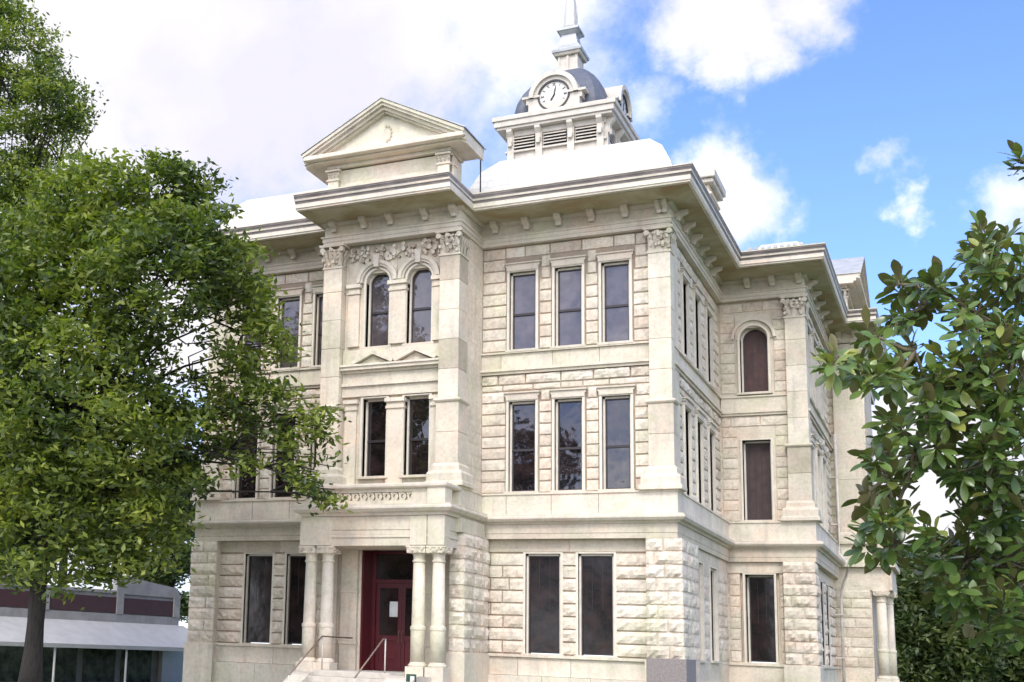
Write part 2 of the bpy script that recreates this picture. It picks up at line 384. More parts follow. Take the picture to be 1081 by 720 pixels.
def hood(fr, u0, u1, z, parent, big=.08):
    mb = MB(); mb.prism(Fr(fr.o, fr.u, fr.n), [(u0-.13, z), (u1+.13, z), (u1+.13, z+.10), (u1+.17, z+.13), (u1+.17, z+.19), (u0-.17, z+.19), (u0-.17, z+.13), (u0-.13, z+.10)], .0, .15+big)
    mb.box(fr, u0-.2, u1+.2, .0, .17+big*1.4, z+.19, z+.235)
    return mb.build('hood_mould', 'trim', parent, bevel=.008)
def window(fr, u0, u1, z0, z1, glass='glass3', style='sash', sill=True, cap=True, arch=False, wall=.15):
    cu = (u0+u1)/2; rad = (u1-u0)/2; fw = .06
    mb = MB()
    zt = z1-rad if arch else z1
    # casing
    mb.box(fr, u0-fw, u0, -.10, .03, z0-.02, zt); mb.box(fr, u1, u1+fw, -.10, .03, z0-.02, zt)
    # flat stone surround standing proud of the wall
    sw = .07
    mb.box(fr, u0-fw-sw, u0-fw, .0, wall+.045, z0-.02, zt+(.0 if arch else .10)); mb.box(fr, u1+fw, u1+fw+sw, .0, wall+.045, z0-.02, zt+(0 if arch else .10))
    if arch:
        N = 14
        for r0, r1, na, nb in ((rad, rad+fw, -.10, .03), (rad+fw, rad+fw+sw, .0, wall+.045)):
            for i in range(N):
                a, b = math.pi*i/N, math.pi*(i+1)/N
                mb.prism(fr, [(cu+r0*math.cos(a), zt+r0*math.sin(a)), (cu+r1*math.cos(a), zt+r1*math.sin(a)), (cu+r1*math.cos(b), zt+r1*math.sin(b)), (cu+r0*math.cos(b), zt+r0*math.sin(b))], na, nb)
    else:
        mb.box(fr, u0, u1, -.10, .03, z1, z1+fw); mb.box(fr, u0-fw, u1+fw, .0, wall+.043, z1+fw, z1+.10)
    f = mb.build('window', 'frame', CH)
    zm = z0+(z1-z0)*.47; b = .035
    ms = MB(); mp = MB()
    if arch:
        pts = [(u0, z0), (u1, z0)]+[(cu+rad*math.cos(math.pi*i/16), zt+rad*math.sin(math.pi*i/16)) for i in range(17)]
        mp.prism(fr, pts, -.06, -.052)
        for i in range(12):
            a, c = math.pi*i/12, math.pi*(i+1)/12
            ms.prism(fr, [(cu+(rad-b)*math.cos(a), zt+(rad-b)*math.sin(a)), (cu+rad*math.cos(a), zt+rad*math.sin(a)), (cu+rad*math.cos(c), zt+rad*math.sin(c)), (cu+(rad-b)*math.cos(c), zt+(rad-b)*math.sin(c))], -.07, -.02)
    else:
        mp.box(fr, u0, u1, -.06, -.052, z0, z1); ms.box(fr, u0, u1, -.07, -.02, z1-b, z1)
    ms.box(fr, u0, u0+b, -.07, -.025, z0, zt); ms.box(fr, u1-b, u1, -.07, -.025, z0, zt)
    ms.box(fr, u0, u1, -.07, -.022, z0, z0+b*1.2)
    if style == 'sash': ms.box(fr, u0, u1, -.07, .0, zm-.035, zm+.035)
    if style == 'screen':
        for k in range(2): ms.box(fr, u0+(u1-u0)*(k+1)/3-.006, u0+(u1-u0)*(k+1)/3+.006, -.07, -.045, z0+(z1-z0)*.45, z1)
    if style == 'shutter':
        for k in range(4): ms.box(fr, u0+(u1-u0)*(k+.5)/4-.008, u0+(u1-u0)*(k+.5)/4+.008, -.07, -.04, z0, zt)
    mp.build('pane', glass, f); ms.build('sash', 'sash', f)
    if sill:
        s = MB(); s.box(fr, u0-.17, u1+.17, .0, wall+.10, z0-.10, z0-.02); s.build('sill', 'trim', f, bevel=.01)
    if cap: hood(fr, u0, u1, z1+.10, f)
    return f

def acanthus(mb, fr, u0, u1, n, z0, z1, out=.14):
    """carved leaves between z0 and z1 on one face"""
    w_ = u1-u0; h = z1-z0
    for row, (za, zb, cnt, o2) in enumerate(((z0, z0+h*.5, 3, out*.55), (z0+h*.30, z0+h*.80, 4, out*.9))):
        for i in range(cnt):
            cu = u0+w_*(i+.5)/cnt; hw = w_/cnt*.42
            v = [fr.p(cu-hw*.8, n+.01, za), fr.p(cu+hw*.8, n+.01, za), fr.p(cu+hw, n+o2*.5, za+(zb-za)*.55), fr.p(cu, n+o2*.75, za+(zb-za)*.6), fr.p(cu-hw, n+o2*.5, za+(zb-za)*.55),
                 fr.p(cu+hw*.5, n+o2, zb), fr.p(cu-hw*.5, n+o2, zb), fr.p(cu+hw*.35, n+o2*1.25, zb-.05), fr.p(cu-hw*.35, n+o2*1.25, zb-.05)]
            mb.add(v, [(0, 1, 2, 3), (0, 3, 4), (3, 2, 5, 6), (4, 3, 6), (6, 5, 7, 8), (0, 4, 6), (1, 5, 2)], .4+.3*random.random())
def capital(fr, u0, u1, n0, n1, z0, z1, parent):
    """Corinthian pilaster capital"""
    mb = MB(); h = z1-z0
    mb.box(fr, u0, u1, n0, n1, z0, z0+h*.85)
    mb.box(fr, u0-.03, u1+.03, n0, n1+.03, z0-.04, z0+.02)
    acanthus(mb, fr, u0, u1, n1, z0+.02, z1-.05)
    fs = Fr(fr.p(u1, 0, 0), fr.n, fr.u); acanthus(mb, fs, n0+.02, n1, 0, z0+.02, z1-.05)
    fs2 = Fr(fr.p(u0, 0, 0), fr.n, fr.u*-1); acanthus(mb, fs2, n0+.02, n1, 0, z0+.02, z1-.05)
    for i in range(26):
        u = random.uniform(u0, u1); z = random.uniform(z0+.08, z1-.12); q = random.uniform(.025, .06)
        mb.prism(fr, [(u+q*math.cos(k*1.26+i), z+q*1.3*math.sin(k*1.26+i)) for k in range(5)], n1, n1+random.uniform(.05, .15), random.random()*.8)
    for u in (u0-.01, u1+.01, (u0+u1)/2):
        zc, rr = z1-.17, .085 if u != (u0+u1)/2 else .05
        for k in range(8):
            a, b = k*math.pi/4, (k+1)*math.pi/4
            mb.prism(fr, [(u, zc), (u+rr*math.cos(a), zc+rr*math.sin(a)), (u+rr*math.cos(b), zc+rr*math.sin(b))], n1+.02, n1+.14)
    mb.prism(fr, [(u0-.10, z1-.08), (u1+.10, z1-.08), (u1+.13, z1), (u0-.13, z1)], n0, n1+.15)
    return mb.build('capital', 'stone', parent)
def pilaster(fr, u0, u1, n, z_base=5.76, z_mid=8.34, z_cap=12.72, z_top=13.44, side=0, back=-.2):
    mb = MB()
    def shaft(a, b, e, h):
        k = max(1, round((b-a)/h)); hh = (b-a)/k
        for i in range(k): mb.box(fr, u0-e, u1+e, back, n+e+random.uniform(-.003, .003), a+i*hh+(.004 if i else 0), a+(i+1)*hh-(.004 if i < k-1 else 0), min(1, max(.2, random.gauss(.55, .17))))
        mb.box(fr, u0-e+.012, u1+e-.012, back, n+e-.014, a, b, .0)
    shaft(z_mid, z_cap+.1, 0, .98); shaft(6.45, z_mid-.07, .04, .93)
    mb.sweep([(0, z_mid-.1), (.07, z_mid-.1), (.11, z_mid-.05), (.11, z_mid-.01), (.03, z_mid+.03), (0, z_mid+.03)], [(fr.p(a, b, 0)[:2], fr.p(c, d_, 0)[:2]) for a, b, c, d_ in ((u0, back, u0-1, back), (u0, n, u0-1, n+1), (u1, n, u1+1, n+1), (u1, back, u1+1, back))])
    mb.sweep([(0, z_base), (.28, z_base), (.28, z_base+.12), (.23, z_base+.14), (.23, z_base+.36), (.2, z_base+.42), (.12, z_base+.46), (.12, z_base+.6), (.06, z_base+.69), (0, z_base+.69)],
             [(fr.p(a, b, 0)[:2], fr.p(c, d_, 0)[:2]) for a, b, c, d_ in ((u0, back, u0-1, back), (u0, n, u0-1, n+1), (u1, n, u1+1, n+1), (u1, back, u1+1, back))])
    mb.box(fr, u0+.001, u1-.001, back, n-.002, z_base, 6.46)
    o = mb.build('pilaster', 'stone', CH, bevel=.012)
    if z_cap: capital(fr, u0, u1, back, n, z_cap, z_top, o)
    return o

def storeys(fr, u0, u1, win, name='wall', g1=True, win1=None, wall=.15, strs=True, u0r=None, recess=True):
    """backing, rock-faced courses and smooth bands of one wing wall; win = upper windows, win1 = ground floor windows (u ranges)"""
    fw = .15
    op3 = [(a-fw, b+fw, 10.05, 12.64) for a, b in win]; op2 = [(a-fw, b+fw, 5.76, 8.61) for a, b in win]; op1 = [(a-.10, b+.10, 1.06, 4.05) for a, b in win1]
    mb = MB()
    hole = [(a-.06, b+.06, 10.08, 12.60) for a, b in win]+[(a-.06, b+.06, 5.76, 8.57) for a, b in win]+[(a-.06, b+.06, 1.05, 4.01) for a, b in win1]
    mb.slab(fr, u0, u1, GZ-.1, 14.3, -.45, .10, hole, .0)
    r = mb; r.mi = 1
    r.rust(fr, u0, u1, 10.14, 13.42, .12, .36, op3+[(a-.2, b_+.2, 12.60, 12.9) for a, b_ in win], rough=.045)
    r.rust(fr, u0, u1, 5.80, 8.9, .12, .345, op2+[(a-.2, b_+.2, 8.57, 8.9) for a, b_ in win], rough=.045)
    r.rust(fr, u0, u1, 8.9, 9.10, .12, .2, rough=.03)
    r.rust(fr, u0, u1, 9.10, 9.42, .12, .32, rough=.09, lmin=.5, lmax=1.1)
    r.rust(fr, u0, u1, 1.12, 4.02, .12, .362, op1, rough=.075)
    s = mb; s.mi = 0
    def ash(z0, z1, n, cuts, t0=.45):
        for a, c in zip(cuts, cuts[1:]): s.box(fr, a+.006, c-.006, .0, n+random.uniform(-.003, .003), z0+.004, z1-.004, t0+random.uniform(-.12, .3))
    mids = [u0]+[(win[i][1]+win[i+1][0])/2-.35 for i in range(len(win)-1)]+[u1]
    mids = [u0, (u0+win[0][0])/2+.15]+[win[i][0]-.12 for i in range(1, len(win))]+[u1] if len(win) > 1 else [u0, u1]
    ash(9.58, 10.05, .16, mids); ash(4.06, 4.42, .13, [u0]+[(a+c)/2 for a, c in zip([q[1] for q in win1], [q[0] for q in win1][1:])]+[u1], .35)
    ash(.5, 1.02, .22, [u0]+[q[0]-.25 for q in win1]+[u1], .5); ash(GZ-.1, .5, .34, [u0, (u0+u1)/2-.6, (u0+u1)/2+.8, u1], .5)
    s.box(fr, u0, u1, .0, .30, 1.02, 1.10, .55)
    if strs:
        s.box(fr, u0, u1, .0, .22, 9.42, 9.50, .5); s.box(fr, u0, u1, .0, .28, 9.50, 9.575, .6)
        s.box(fr, u0, u1, .0, .235, 10.05, 10.10, .55)
    s.build(name, ['stone', 'rock'], CH)
    for a, c in win:
        window(fr, a, c, 10.18, 12.54, 'glass3'); window(fr, a, c, 5.86, 8.51, 'glass2')
    for a, c in (win1 if g1 else []):
        window(fr, a, c, 1.15, 3.95, 'glass1', 'screen', sill=True, cap=False, wall=.10)

WF = [(-4.37, -3.66), (-2.97, -2.26), (-1.575, -.865)]; WG = [(-3.84, -2.92), (-2.29, -1.39)]
storeys(F_F, -5.3, -.2, WF, win1=WG); storeys(F_L, -5.3, -.2, WF, win1=WG)
# ground floor rock-faced corner piers and buttress
def pier(fr, u0, u1, n, z0=1.10, z1=4.42, nb=-.3, ret=True, tone=(.15, 1)):
    mb = MB(); mb.box(fr, u0+.03, u1-.03, nb, n-.03, GZ-.1, z1, .35)
    mb.rust(fr, u0, u1, z0, z1, n-.03, .37, rough=.10, split=.8, tone=tone)
    fs = Fr(fr.p(u1-.03, 0, 0), fr.n, fr.u); mb.rust(fs, nb+.0, n, z0, z1, .0, .37, rough=.08, tone=tone)
    o = mb.build('rock_faced_pier', 'rock', CH)
    s = MB(); s.box(fr, u0-.03, u1+.05, nb, n+.06, GZ-.1, z0-.03, .55); s.build('plinth', 'stone', o, bevel=.01)
    return o
# outline paths
OUT = [(-15.06, 30), (-15.06, -.3), (-9.75, -.3), (-9.75, -2.25), (-5.28, -2.25), (-5.28, -.3), (.38, -.3), (.38, 8.4), (3.09, 8.4), (3.09, 17.1), (4.3, 17.1), (4.3, 23), (3.09, 23), (3.09, 31)]
pier(F_F, -.40, .62, .42); pier(F_L, -.40, .62, .42)
fs = Fr((.62, 0, 0), (0, 1, 0), (1, 0, 0))
mb = MB(); mb.box(Fr((0, 0, 0), (0, 1, 0), (1, 0, 0)), .3, 2.05, 0, .59, GZ-.1, 4.42, .35)
mb.rust(Fr((.59, 0, 0), (0, 1, 0), (1, 0, 0)), .3, 2.05, 1.1, 4.42, 0, .37, rough=.05)
mb.build('rock_faced_pier', 'rock', CH)
mb = MB(); mb.box(F_F, -.38, .68, -.9, .50, GZ-.15, 1.13, .5)
mb.build('cornerstone', 'granite', CH, bevel=.01, label='grey granite cornerstone at foot of corner')
# frieze below the band, band, base course, architrave, frieze
def ring(name, prof, path=OUT, m='stone', d=1.0, tone=.5, bevel=0):
    mb = MB(); mb.sweep(prof, offs(path, d), tone); return mb.build(name, m, CH, bevel=bevel)
ring('frieze_course', [(-.25, 4.42), (.10, 4.42), (.10, 4.56), (.115, 4.58), (.115, 4.84), (-.25, 4.84)], tone=.3)
ring('string_course', [(-.2, 4.84), (.16, 4.84), (.2, 4.89), (.30, 4.91), (.36, 4.98), (.36, 5.03), (.33, 5.055), (.33, 5.09), (-.2, 5.11)], m='trim', tone=.6)
ring('base_course', [(-.2, 5.10), (.13, 5.10), (.13, 5.70), (.17, 5.71), (.17, 5.76), (-.2, 5.77)], tone=.7)
for x in (-4.4, -3.05, -1.68):
    for f_ in (F_F, F_L): mb = MB(); mb.box(f_, x-.008, x+.008, .3, .4345, 5.13, 5.69, .0); mb.build('course_joint', 'granite', CH)
ring('architrave', [(-.3, 13.44), (.03, 13.44), (.03, 13.54), (.055, 13.55), (.055, 13.66), (.10, 13.68), (.10, 13.72), (-.3, 13.73)], m='trim', tone=.7)
ring('frieze', [(-.3, 13.72), (.0, 13.72), (.0, 14.16), (-.3, 14.16)], tone=.45)
# main cornice (deep eaves)
CP = [((-15.06, 30), (-16.0, 32)), ((-15.06, -.3), (-16.0, -1.9)), ((-9.75, -.3), (-10.05, -1.9)), ((-9.75, -2.25), (-10.05, -3.9)), ((-5.28, -2.25), (-5.02, -3.9)), ((-5.28, -.3), (-5.02, -1.9)),
      ((.38, -.3), (1.32, -1.9)), ((.38, 8.4), (1.36, 6.6)), ((3.09, 8.4), (3.94, 6.6)), ((3.09, 17.1), (3.97, 15.4)), ((4.3, 17.1), (4.97, 15.4)), ((4.3, 23), (4.97, 24.5)), ((3.09, 23), (3.97, 24.5)), ((3.09, 31), (3.97, 33))]
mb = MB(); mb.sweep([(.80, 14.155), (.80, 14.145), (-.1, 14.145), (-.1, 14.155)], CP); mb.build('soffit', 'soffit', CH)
mb = MB(); mb.sweep([(-.4, 14.16), (.90, 14.16), (.905, 14.20), (.925, 14.22), (.925, 14.36), (-.4, 14.36)], CP, .9)
mb.sweep([(-.4, 14.42), (.965, 14.42), (.975, 14.47), (-.4, 14.47)], CP, .9); mb.sweep([(-.4, 14.60), (1.005, 14.60), (1.005, 14.635), (-.4, 14.66)], CP, .6); mb.build('cornice', 'trim', CH)
mb = MB(); mb.sweep([(-.4, 14.36), (.935, 14.36), (.945, 14.42), (-.4, 14.42)], CP, .0); mb.sweep([(-.4, 14.47), (.955, 14.47), (.965, 14.51), (.99, 14.56), (.99, 14.60), (-.4, 14.60)], CP, .0); mb.build('gutter', 'gutter', CH)
# bed mould and brackets
mb = MB(); mb.sweep([(0, 14.06), (.04, 14.06), (.08, 14.10), (.12, 14.15), (0, 14.15)], offs(OUT, 1.0)); mb.build('bed_mould', 'trim', CH)
def bracket(fr, u, n):
    b = MB(); w2 = .10
    prof = [(n, 14.14), (n, 13.92), (n+.10, 13.90), (n+.20, 13.98), (n+.30, 14.02), (n+.36, 14.05), (n+.38, 14.14)]
    f2 = Fr(fr.o, fr.n, fr.u); b.prism(f2, prof, u-w2, u+w2, .6)
    b.prism(f2, [(n+.02, 13.93), (n+.16, 13.93), (n+.13, 13.84), (n+.05, 13.84)], u-w2*.8, u+w2*.8, .8)
    b.build('bracket', 'trim', CH)
for k in range(6):
    bracket(F_F, -4.62+k*.99-.2, .3); bracket(F_L, -4.62+k*.99-.2, .3)
bracket(F_F, .25, .3)
for x in (-9.4, -8.37, XM-.15, -6.35, -5.45): bracket(F_B, x, .55)
for y in (.5, 1.7, 2.9, 4.1, 5.3, 6.5): bracket(F_S, y, .28)
for x in (1.3, 2.1, 2.95): bracket(F_R, x, .5)
for y in (9.2, 10.6, 12, 13.4, 14.8): bracket(F_T, y, .23)
for x in (3.5, 4.1): bracket(F_U, x, .3)
# corner pilasters
pilaster(F_F, -.25, .38, .30); pilaster(F_L, -.25, .38, .30)
pilaster(F_R, 2.44, 3.09, .50)

# right side of the front wing
SW = [(2.15, 2.95), (4.15, 4.95), (6.3, 7.1)]; SG = [(2.6, 3.7), (5.1, 6.2)]
storeys(F_S, .3, 8.8, SW, win1=SG, wall=.12, g1=False)
for a, c in SG: window(Fr((.31, 0, 0), (0, 1, 0), (1, 0, 0)), a, c, 1.15, 3.95, 'glass1', 'screen', cap=False, wall=.08)
mb = MB(); mb.box(F_S, .3, 1.2, 0, .20, 5.8, 13.4, .5); mb.build('ashlar_return', 'stone', CH)
# thicker ground floor on the side
mb = MB(); mb.slab(Fr((.0, 0, 0), (0, 1, 0), (1, 0, 0)), 2.0, 8.6, GZ-.1, 4.417, .1, .397, [(2.5, 3.8, 1.06, 4.05), (5.0, 6.3, 1.06, 4.05)], .4)
mb.rust(Fr((.397, 0, 0), (0, 1, 0), (1, 0, 0)), 2.0, 8.4, 1.12, 4.02, 0, .362, [(2.35, 3.95, 1.06, 4.05), (4.85, 6.45, 1.06, 4.05)], rough=.05)
mb.build('wall', 'rock', CH)
# rear block front-facing wall with its arched window
RW = (1.02, 1.81)
op = [(RW[0]-.06, RW[1]+.06, 10.15, 12.5), (RW[0]-.06, RW[1]+.06, 5.8, 8.57), (RW[0]-.06, RW[1]+.06, 1.05, 4.01)]
mb = MB(); mb.slab(F_R, -.2, 3.0, GZ-.1, 14.3, -.45, .28, [(o[0]-.0, o[1]+.0, o[2], o[3]) for o in op], .4); mb.mi = 1
mb.rust(F_R, .3, 2.44, 10.2, 13.42, .30, .36, [(RW[0]-.22, RW[1]+.22, 10.05, 12.95)], rough=.03, tone=(.0, .8))
mb.rust(F_R, .3, 2.44, 5.8, 9.40, .30, .35, [(RW[0]-.2, RW[1]+.2, 5.7, 8.9)], rough=.035, tone=(.0, .8))
mb.slab(F_R, .3, 2.2, GZ-.1, 4.42, .2, .42, [(RW[0]-.22, RW[1]+.22, 1.06, 4.05)], .4)
mb.rust(F_R, .45, 2.16, 1.12, 4.02, .44, .362, [(RW[0]-.22, RW[1]+.22, 1.0, 4.1)], rough=.04, tone=(.0, .8))
mb.mi = 0
for z0, z1, n in ((9.42, 9.5, .38), (9.5, 9.575, .43), (10.05, 10.10, .38), (1.02, 1.1, .56), (4.06, 4.41, .47)): mb.box(F_R, .3, 2.44, .2, n, z0, z1, .55)
mb.box(F_R, .3, 2.44, .2, .335, 9.58, 10.05, .55); mb.box(F_R, .3, 2.2, .2, .5, GZ-.1, 1.02, .5)
mb.build('wall', ['stone', 'rock'], CH)
cu, rr = (RW[0]+RW[1])/2, (RW[1]-RW[0])/2
def arch_fill(fr, u0, u1, cu, rad, zs, ztop, n0, n1, tone=.5):
    mb = MB(); N = 16; pts = [(cu+rad*math.cos(math.pi*i/N), zs+rad*math.sin(math.pi*i/N)) for i in range(N+1)]
    for i in range(N):
        (a, za), (b, zb) = pts[i], pts[i+1]; mb.prism(fr, [(a, za), (a, ztop), (b, ztop), (b, zb)], n0, n1, tone)
    if u1 > cu+rad: mb.box(fr, cu+rad, u1, n0, n1, zs, ztop, tone)
    if u0 < cu-rad: mb.box(fr, u0, cu-rad, n0, n1, zs, ztop, tone)
    return mb
arch_fill(F_R, RW[0]-.2, RW[1]+.2, cu, rr+.06, 12.5-rr, 12.95, -.3, .33).build('arch_spandrel', 'stone', CH)
mb = MB()
for i in range(14):
    a, b = math.pi*i/14, math.pi*(i+1)/14
    for r0, r1, n_ in ((rr+.24, rr+.34, .44),):
        mb.prism(F_R, [(cu+r0*math.cos(a), 12.5-rr+r0*math.sin(a)), (cu+r1*math.cos(a), 12.5-rr+r1*math.sin(a)), (cu+r1*math.cos(b), 12.5-rr+r1*math.sin(b)), (cu+r0*math.cos(b), 12.5-rr+r0*math.sin(b))], .3, n_, .7)
mb.build('arch_hood', 'trim', CH)
window(F_R, *RW, 10.24, 12.5, 'shutter', 'shutter', arch=True, cap=False, wall=.32)
window(F_R, *RW, 5.86, 8.51, 'screen', 'shutter', wall=.28)
window(F_R, *RW, 1.15, 3.95, 'glass1', 'screen', cap=False, wall=.45)
pier(F_R, 2.16, 3.17, .72, tone=(.1, .9))
# rear block side wall
TW = [(9.6, 10.5), (11.6, 12.5), (13.6, 14.5)]
storeys(F_T, 8.6, 17.3, TW, win1=TW, wall=.1)
# side bay
UO = []
mb = MB(); mb.slab(F_U, 2.9, 4.2, GZ-.1, 14.3, -.6, .2, [], .45); mb.slab(F_V, 17.0, 23, GZ-.1, 14.3, -.8, .25, [(18.6, 19.5, 10.1, 12.5), (18.6, 19.5, 5.8, 8.5)], .45)
mb.mi = 1; mb.rust(F_U, 2.95, 3.4, 5.8, 13.4, .22, .36, rough=.03, tone=(0, .8)); mb.build('wall', ['stone', 'rock'], CH)
pilaster(F_U, 3.42, 4.3, .30)
window(F_V, 18.6, 19.5, 10.18, 12.5, 'glass3'); window(F_V, 18.6, 19.5, 5.86, 8.5, 'glass2')
mb = MB(); mb.box(F_U, 2.9, 4.3, -4.0, .50, GZ-.1, 4.42, .4)
mb.rust(F_U, 3.0, 4.28, 1.1, 4.42, .52, .37, rough=.04, tone=(0, .8)); mb.build('wall', 'rock', CH)
mb = MB(); mb.box(F_U, 2.95, 5.02, -3.4, .55, 4.0, 4.45, .5); mb.box(F_U, 2.95, 5.0, -3.4, .52, 4.45, 4.86, .5); mb.box(F_U, 2.9, 5.15, -3.5, .75, 4.865, 5.08, .6); mb.box(F_U, 3.0, 4.9, -3.4, .45, 5.08, 5.75, .6)
mb.build('side_porch', 'stone', CH, bevel=.015)
mb = MB(); mb.box(F_U, 2.95, 5.1, -3.5, .70, GZ-.1, .6, .5); mb.build('porch_floor', 'stone', CH, bevel=.015)

# downspout on the rear block
mb = MB(); a = [(3.30, 15.9, 9.9), (3.30, 15.9, 5.9), (3.34, 15.7, 5.3), (3.62, 15.2, 4.95), (3.60, 15.4, 4.6), (3.32, 15.95, 3.9), (3.30, 16.0, 3.6), (3.30, 16.0, GZ)]
mb.tube(a, .055, 10); mb.build('downspout', 'paintpost', CH, smooth=True)
for z in (1.4, 3.0, 6.4, 8.2): mb = MB(); mb.box(WORLD, 3.05, 3.37, 15.86, 16.06, z, z+.05); mb.build('pipe_strap', 'paintpost', CH)
# ------------------------------------------------------------ entrance bay
BW = [(-8.36, -7.70), (-7.0, -6.32)]
BL, BR = -9.72, -5.30
ops = [(a-.06, b+.06, 10.1, 12.5) for a, b in BW]+[(a-.06, b+.06, 6.1, 8.57) for a, b in BW]+[(-8.33, -6.35, .4, 4.05)]
mb = MB(); mb.slab(F_B, BL, BR, GZ-.1, 14.2, -2.0, .20, ops, .5); F_BS = Fr((-5.30, 0, 0), (0, 1, 0), (1, 0, 0)); mb.mi = 1; mb.rust(F_BS, -1.4, .0, 5.8, 8.3, .0, .36, rough=.01, tone=(.4, .8)); mb.rust(F_BS, -1.4, .0, 8.4, 13.4, .0, .6, rough=.004, tone=(.4, .8)); mb.build('wall', ['stone', 'rock'], CH)
for a, b in BW:
    window(F_B, a, b, 10.18, 12.53, 'glass3', arch=True, cap=False, wall=.22)
    window(F_B, a, b, 6.19, 8.50, 'glass2', wall=.24)
rad = .335
for i, (a, b) in enumerate(BW):
    c = (a+b)/2; zs = 12.53-(b-a)/2
    arch_fill(F_B, c-.62 if i else -9.0, c+.62 if not i else -5.9, c, rad+.06, zs, 12.9, -.3, .235, .55).build('arch_spandrel', 'stone', CH)
    mb = MB()
    for r0, r1, n_ in ((rad+.16, rad+.23, .33), (rad+.23, rad+.34, .38)):
        for k in range(14):
            p, q = math.pi*k/14, math.pi*(k+1)/14
            mb.prism(F_B, [(c+r0*math.cos(p), zs+r0*math.sin(p)), (c+r1*math.cos(p), zs+r1*math.sin(p)), (c+r1*math.cos(q), zs+r1*math.sin(q)), (c+r0*math.cos(q), zs+r0*math.sin(q))], .2, n_, .7)
    mb.prism(F_B, [(c-.07, zs+rad+.1), (c+.07, zs+rad+.1), (c+.11, zs+rad+.5), (c-.11, zs+rad+.5)], .2, .46, .7)
    mb.build('arch_hood', 'trim', CH)
# carved ornament over the arches
for c0, c1 in ((-9.0, -8.35), (-8.2, -7.55), (-7.5, -6.85), (-6.6, -5.95)):
    mb = MB()
    for i in range(30):
        u = random.uniform(c0, c1); z = random.uniform(12.86, 13.34); r = random.uniform(.03, .08)
        mb.prism(F_B, [(u+r*math.cos(k*1.05+i), z+r*math.sin(k*1.05+i)*1.2) for k in range(6)], .2, .24+random.uniform(.02, .10), random.random())
    mb.build('carved_ornament', 'stone', CH)
# antae and small capitals beside windows
for u0, u1 in ((-9.0, -8.62), (-7.62, -7.08), (-6.2, -5.95)):
    for z0, z1 in ((5.8, 8.2), (10.2, 11.85)):
        mb = MB(); mb.box(F_B, u0, u1, .1, .30, z0, z1, .6)
        mb.box(F_B, u0-.03, u1+.03, .1, .34, z1, z1+.08, .4); mb.box(F_B, u0, u1, .1, .31, z1+.08, z1+.2, .6); mb.box(F_B, u0-.05, u1+.05, .1, .38, z1+.2, z1+.32, .7)
        mb.build('anta', 'stone', CH, bevel=.008)
# entablature between the storeys with two gablets
mb = MB()
for z0, z1, n_, t in ((8.62, 8.94, .32, .6), (8.94, 9.02, .40, .7), (9.02, 9.34, .33, .55), (9.34, 9.42, .40, .7), (9.42, 9.52, .52, .7), (9.52, 9.58, .57, .8)):
    mb.box(F_B, -9.1, -5.88, .1, n_, z0, z1, t)
for a, b in BW:
    c = (a+b)/2; zt = 10.0
    for s_ in (-1, 1):
        mb.prism(F_B, [(c+s_*.62, 9.585), (c+s_*.70, 9.66), (c, zt), (c, zt-.13)], .1, .56, .7)
    mb.prism(F_B, [(c-.5, 9.585), (c+.5, 9.585), (c, 9.86)], .1, .42, .4)
mb.box(F_B, -9.1, -5.88, .1, .335, 9.58, 10.08, .55)
mb.build('entablature', 'stone', CH)
for u0, u1 in ((-9.75, -9.12), (-5.90, -5.28)): pilaster(F_B, u0, u1, .55)
# ground floor of the bay: piers
pier(F_B, -5.45, -4.98, .62, nb=-1.5); pier(F_B, -9.98, -9.5, .62, nb=-1.5)
# porch
mb = MB()
PX0, PX1, PY = -9.5, -5.2, -3.38
fp = Fr((0, 0, 0), (1, 0, 0), (0, -1, 0))
def prect(z0, z1, e, t=.5, y1=-1.9, inner=None): mb.box(fp, PX0-e, PX1+e, -y1, -PY+e, z0, z1, t)
mb.box(fp, -5.7, -5.03, .5, 2.5, 4.43, 4.84, .45)
mb.box(fp, -10.0, -9.4, .5, 2.5, 4.43, 4.84, .45)
prect(3.97, 4.20, .0, .6); prect(4.20, 4.28, .035, .65); prect(4.28, 4.42, .0, .6); prect(4.42, 4.82, .02, .45)
mb.build('porch_entablature', 'stone', CH, bevel=.012)
mb = MB(); PP = [(PX0, -1.9), (PX0, PY), (PX1, PY), (PX1, -.6)]
mb.sweep([(-.5, 4.82), (.10, 4.82), (.13, 4.89), (.24, 4.92), (.32, 5.0), (.32, 5.05), (.28, 5.08), (.28, 5.13), (-.5, 5.15)], offs(PP, 1.0), .6)
mb.box(fp, PX0, PX1, 1.9, -PY-.3, 4.9, 5.14)
mb.build('porch_cornice', 'trim', CH)
for a in (-9.4, -8.9, -5.95, -5.42):   # blocks over the columns
    mb = MB(); mb.box(fp, a-.25, a+.25, 3.0, -PY+.06, 3.98, 4.81, .55); mb.build('entablature_block', 'stone', CH, bevel=.01)
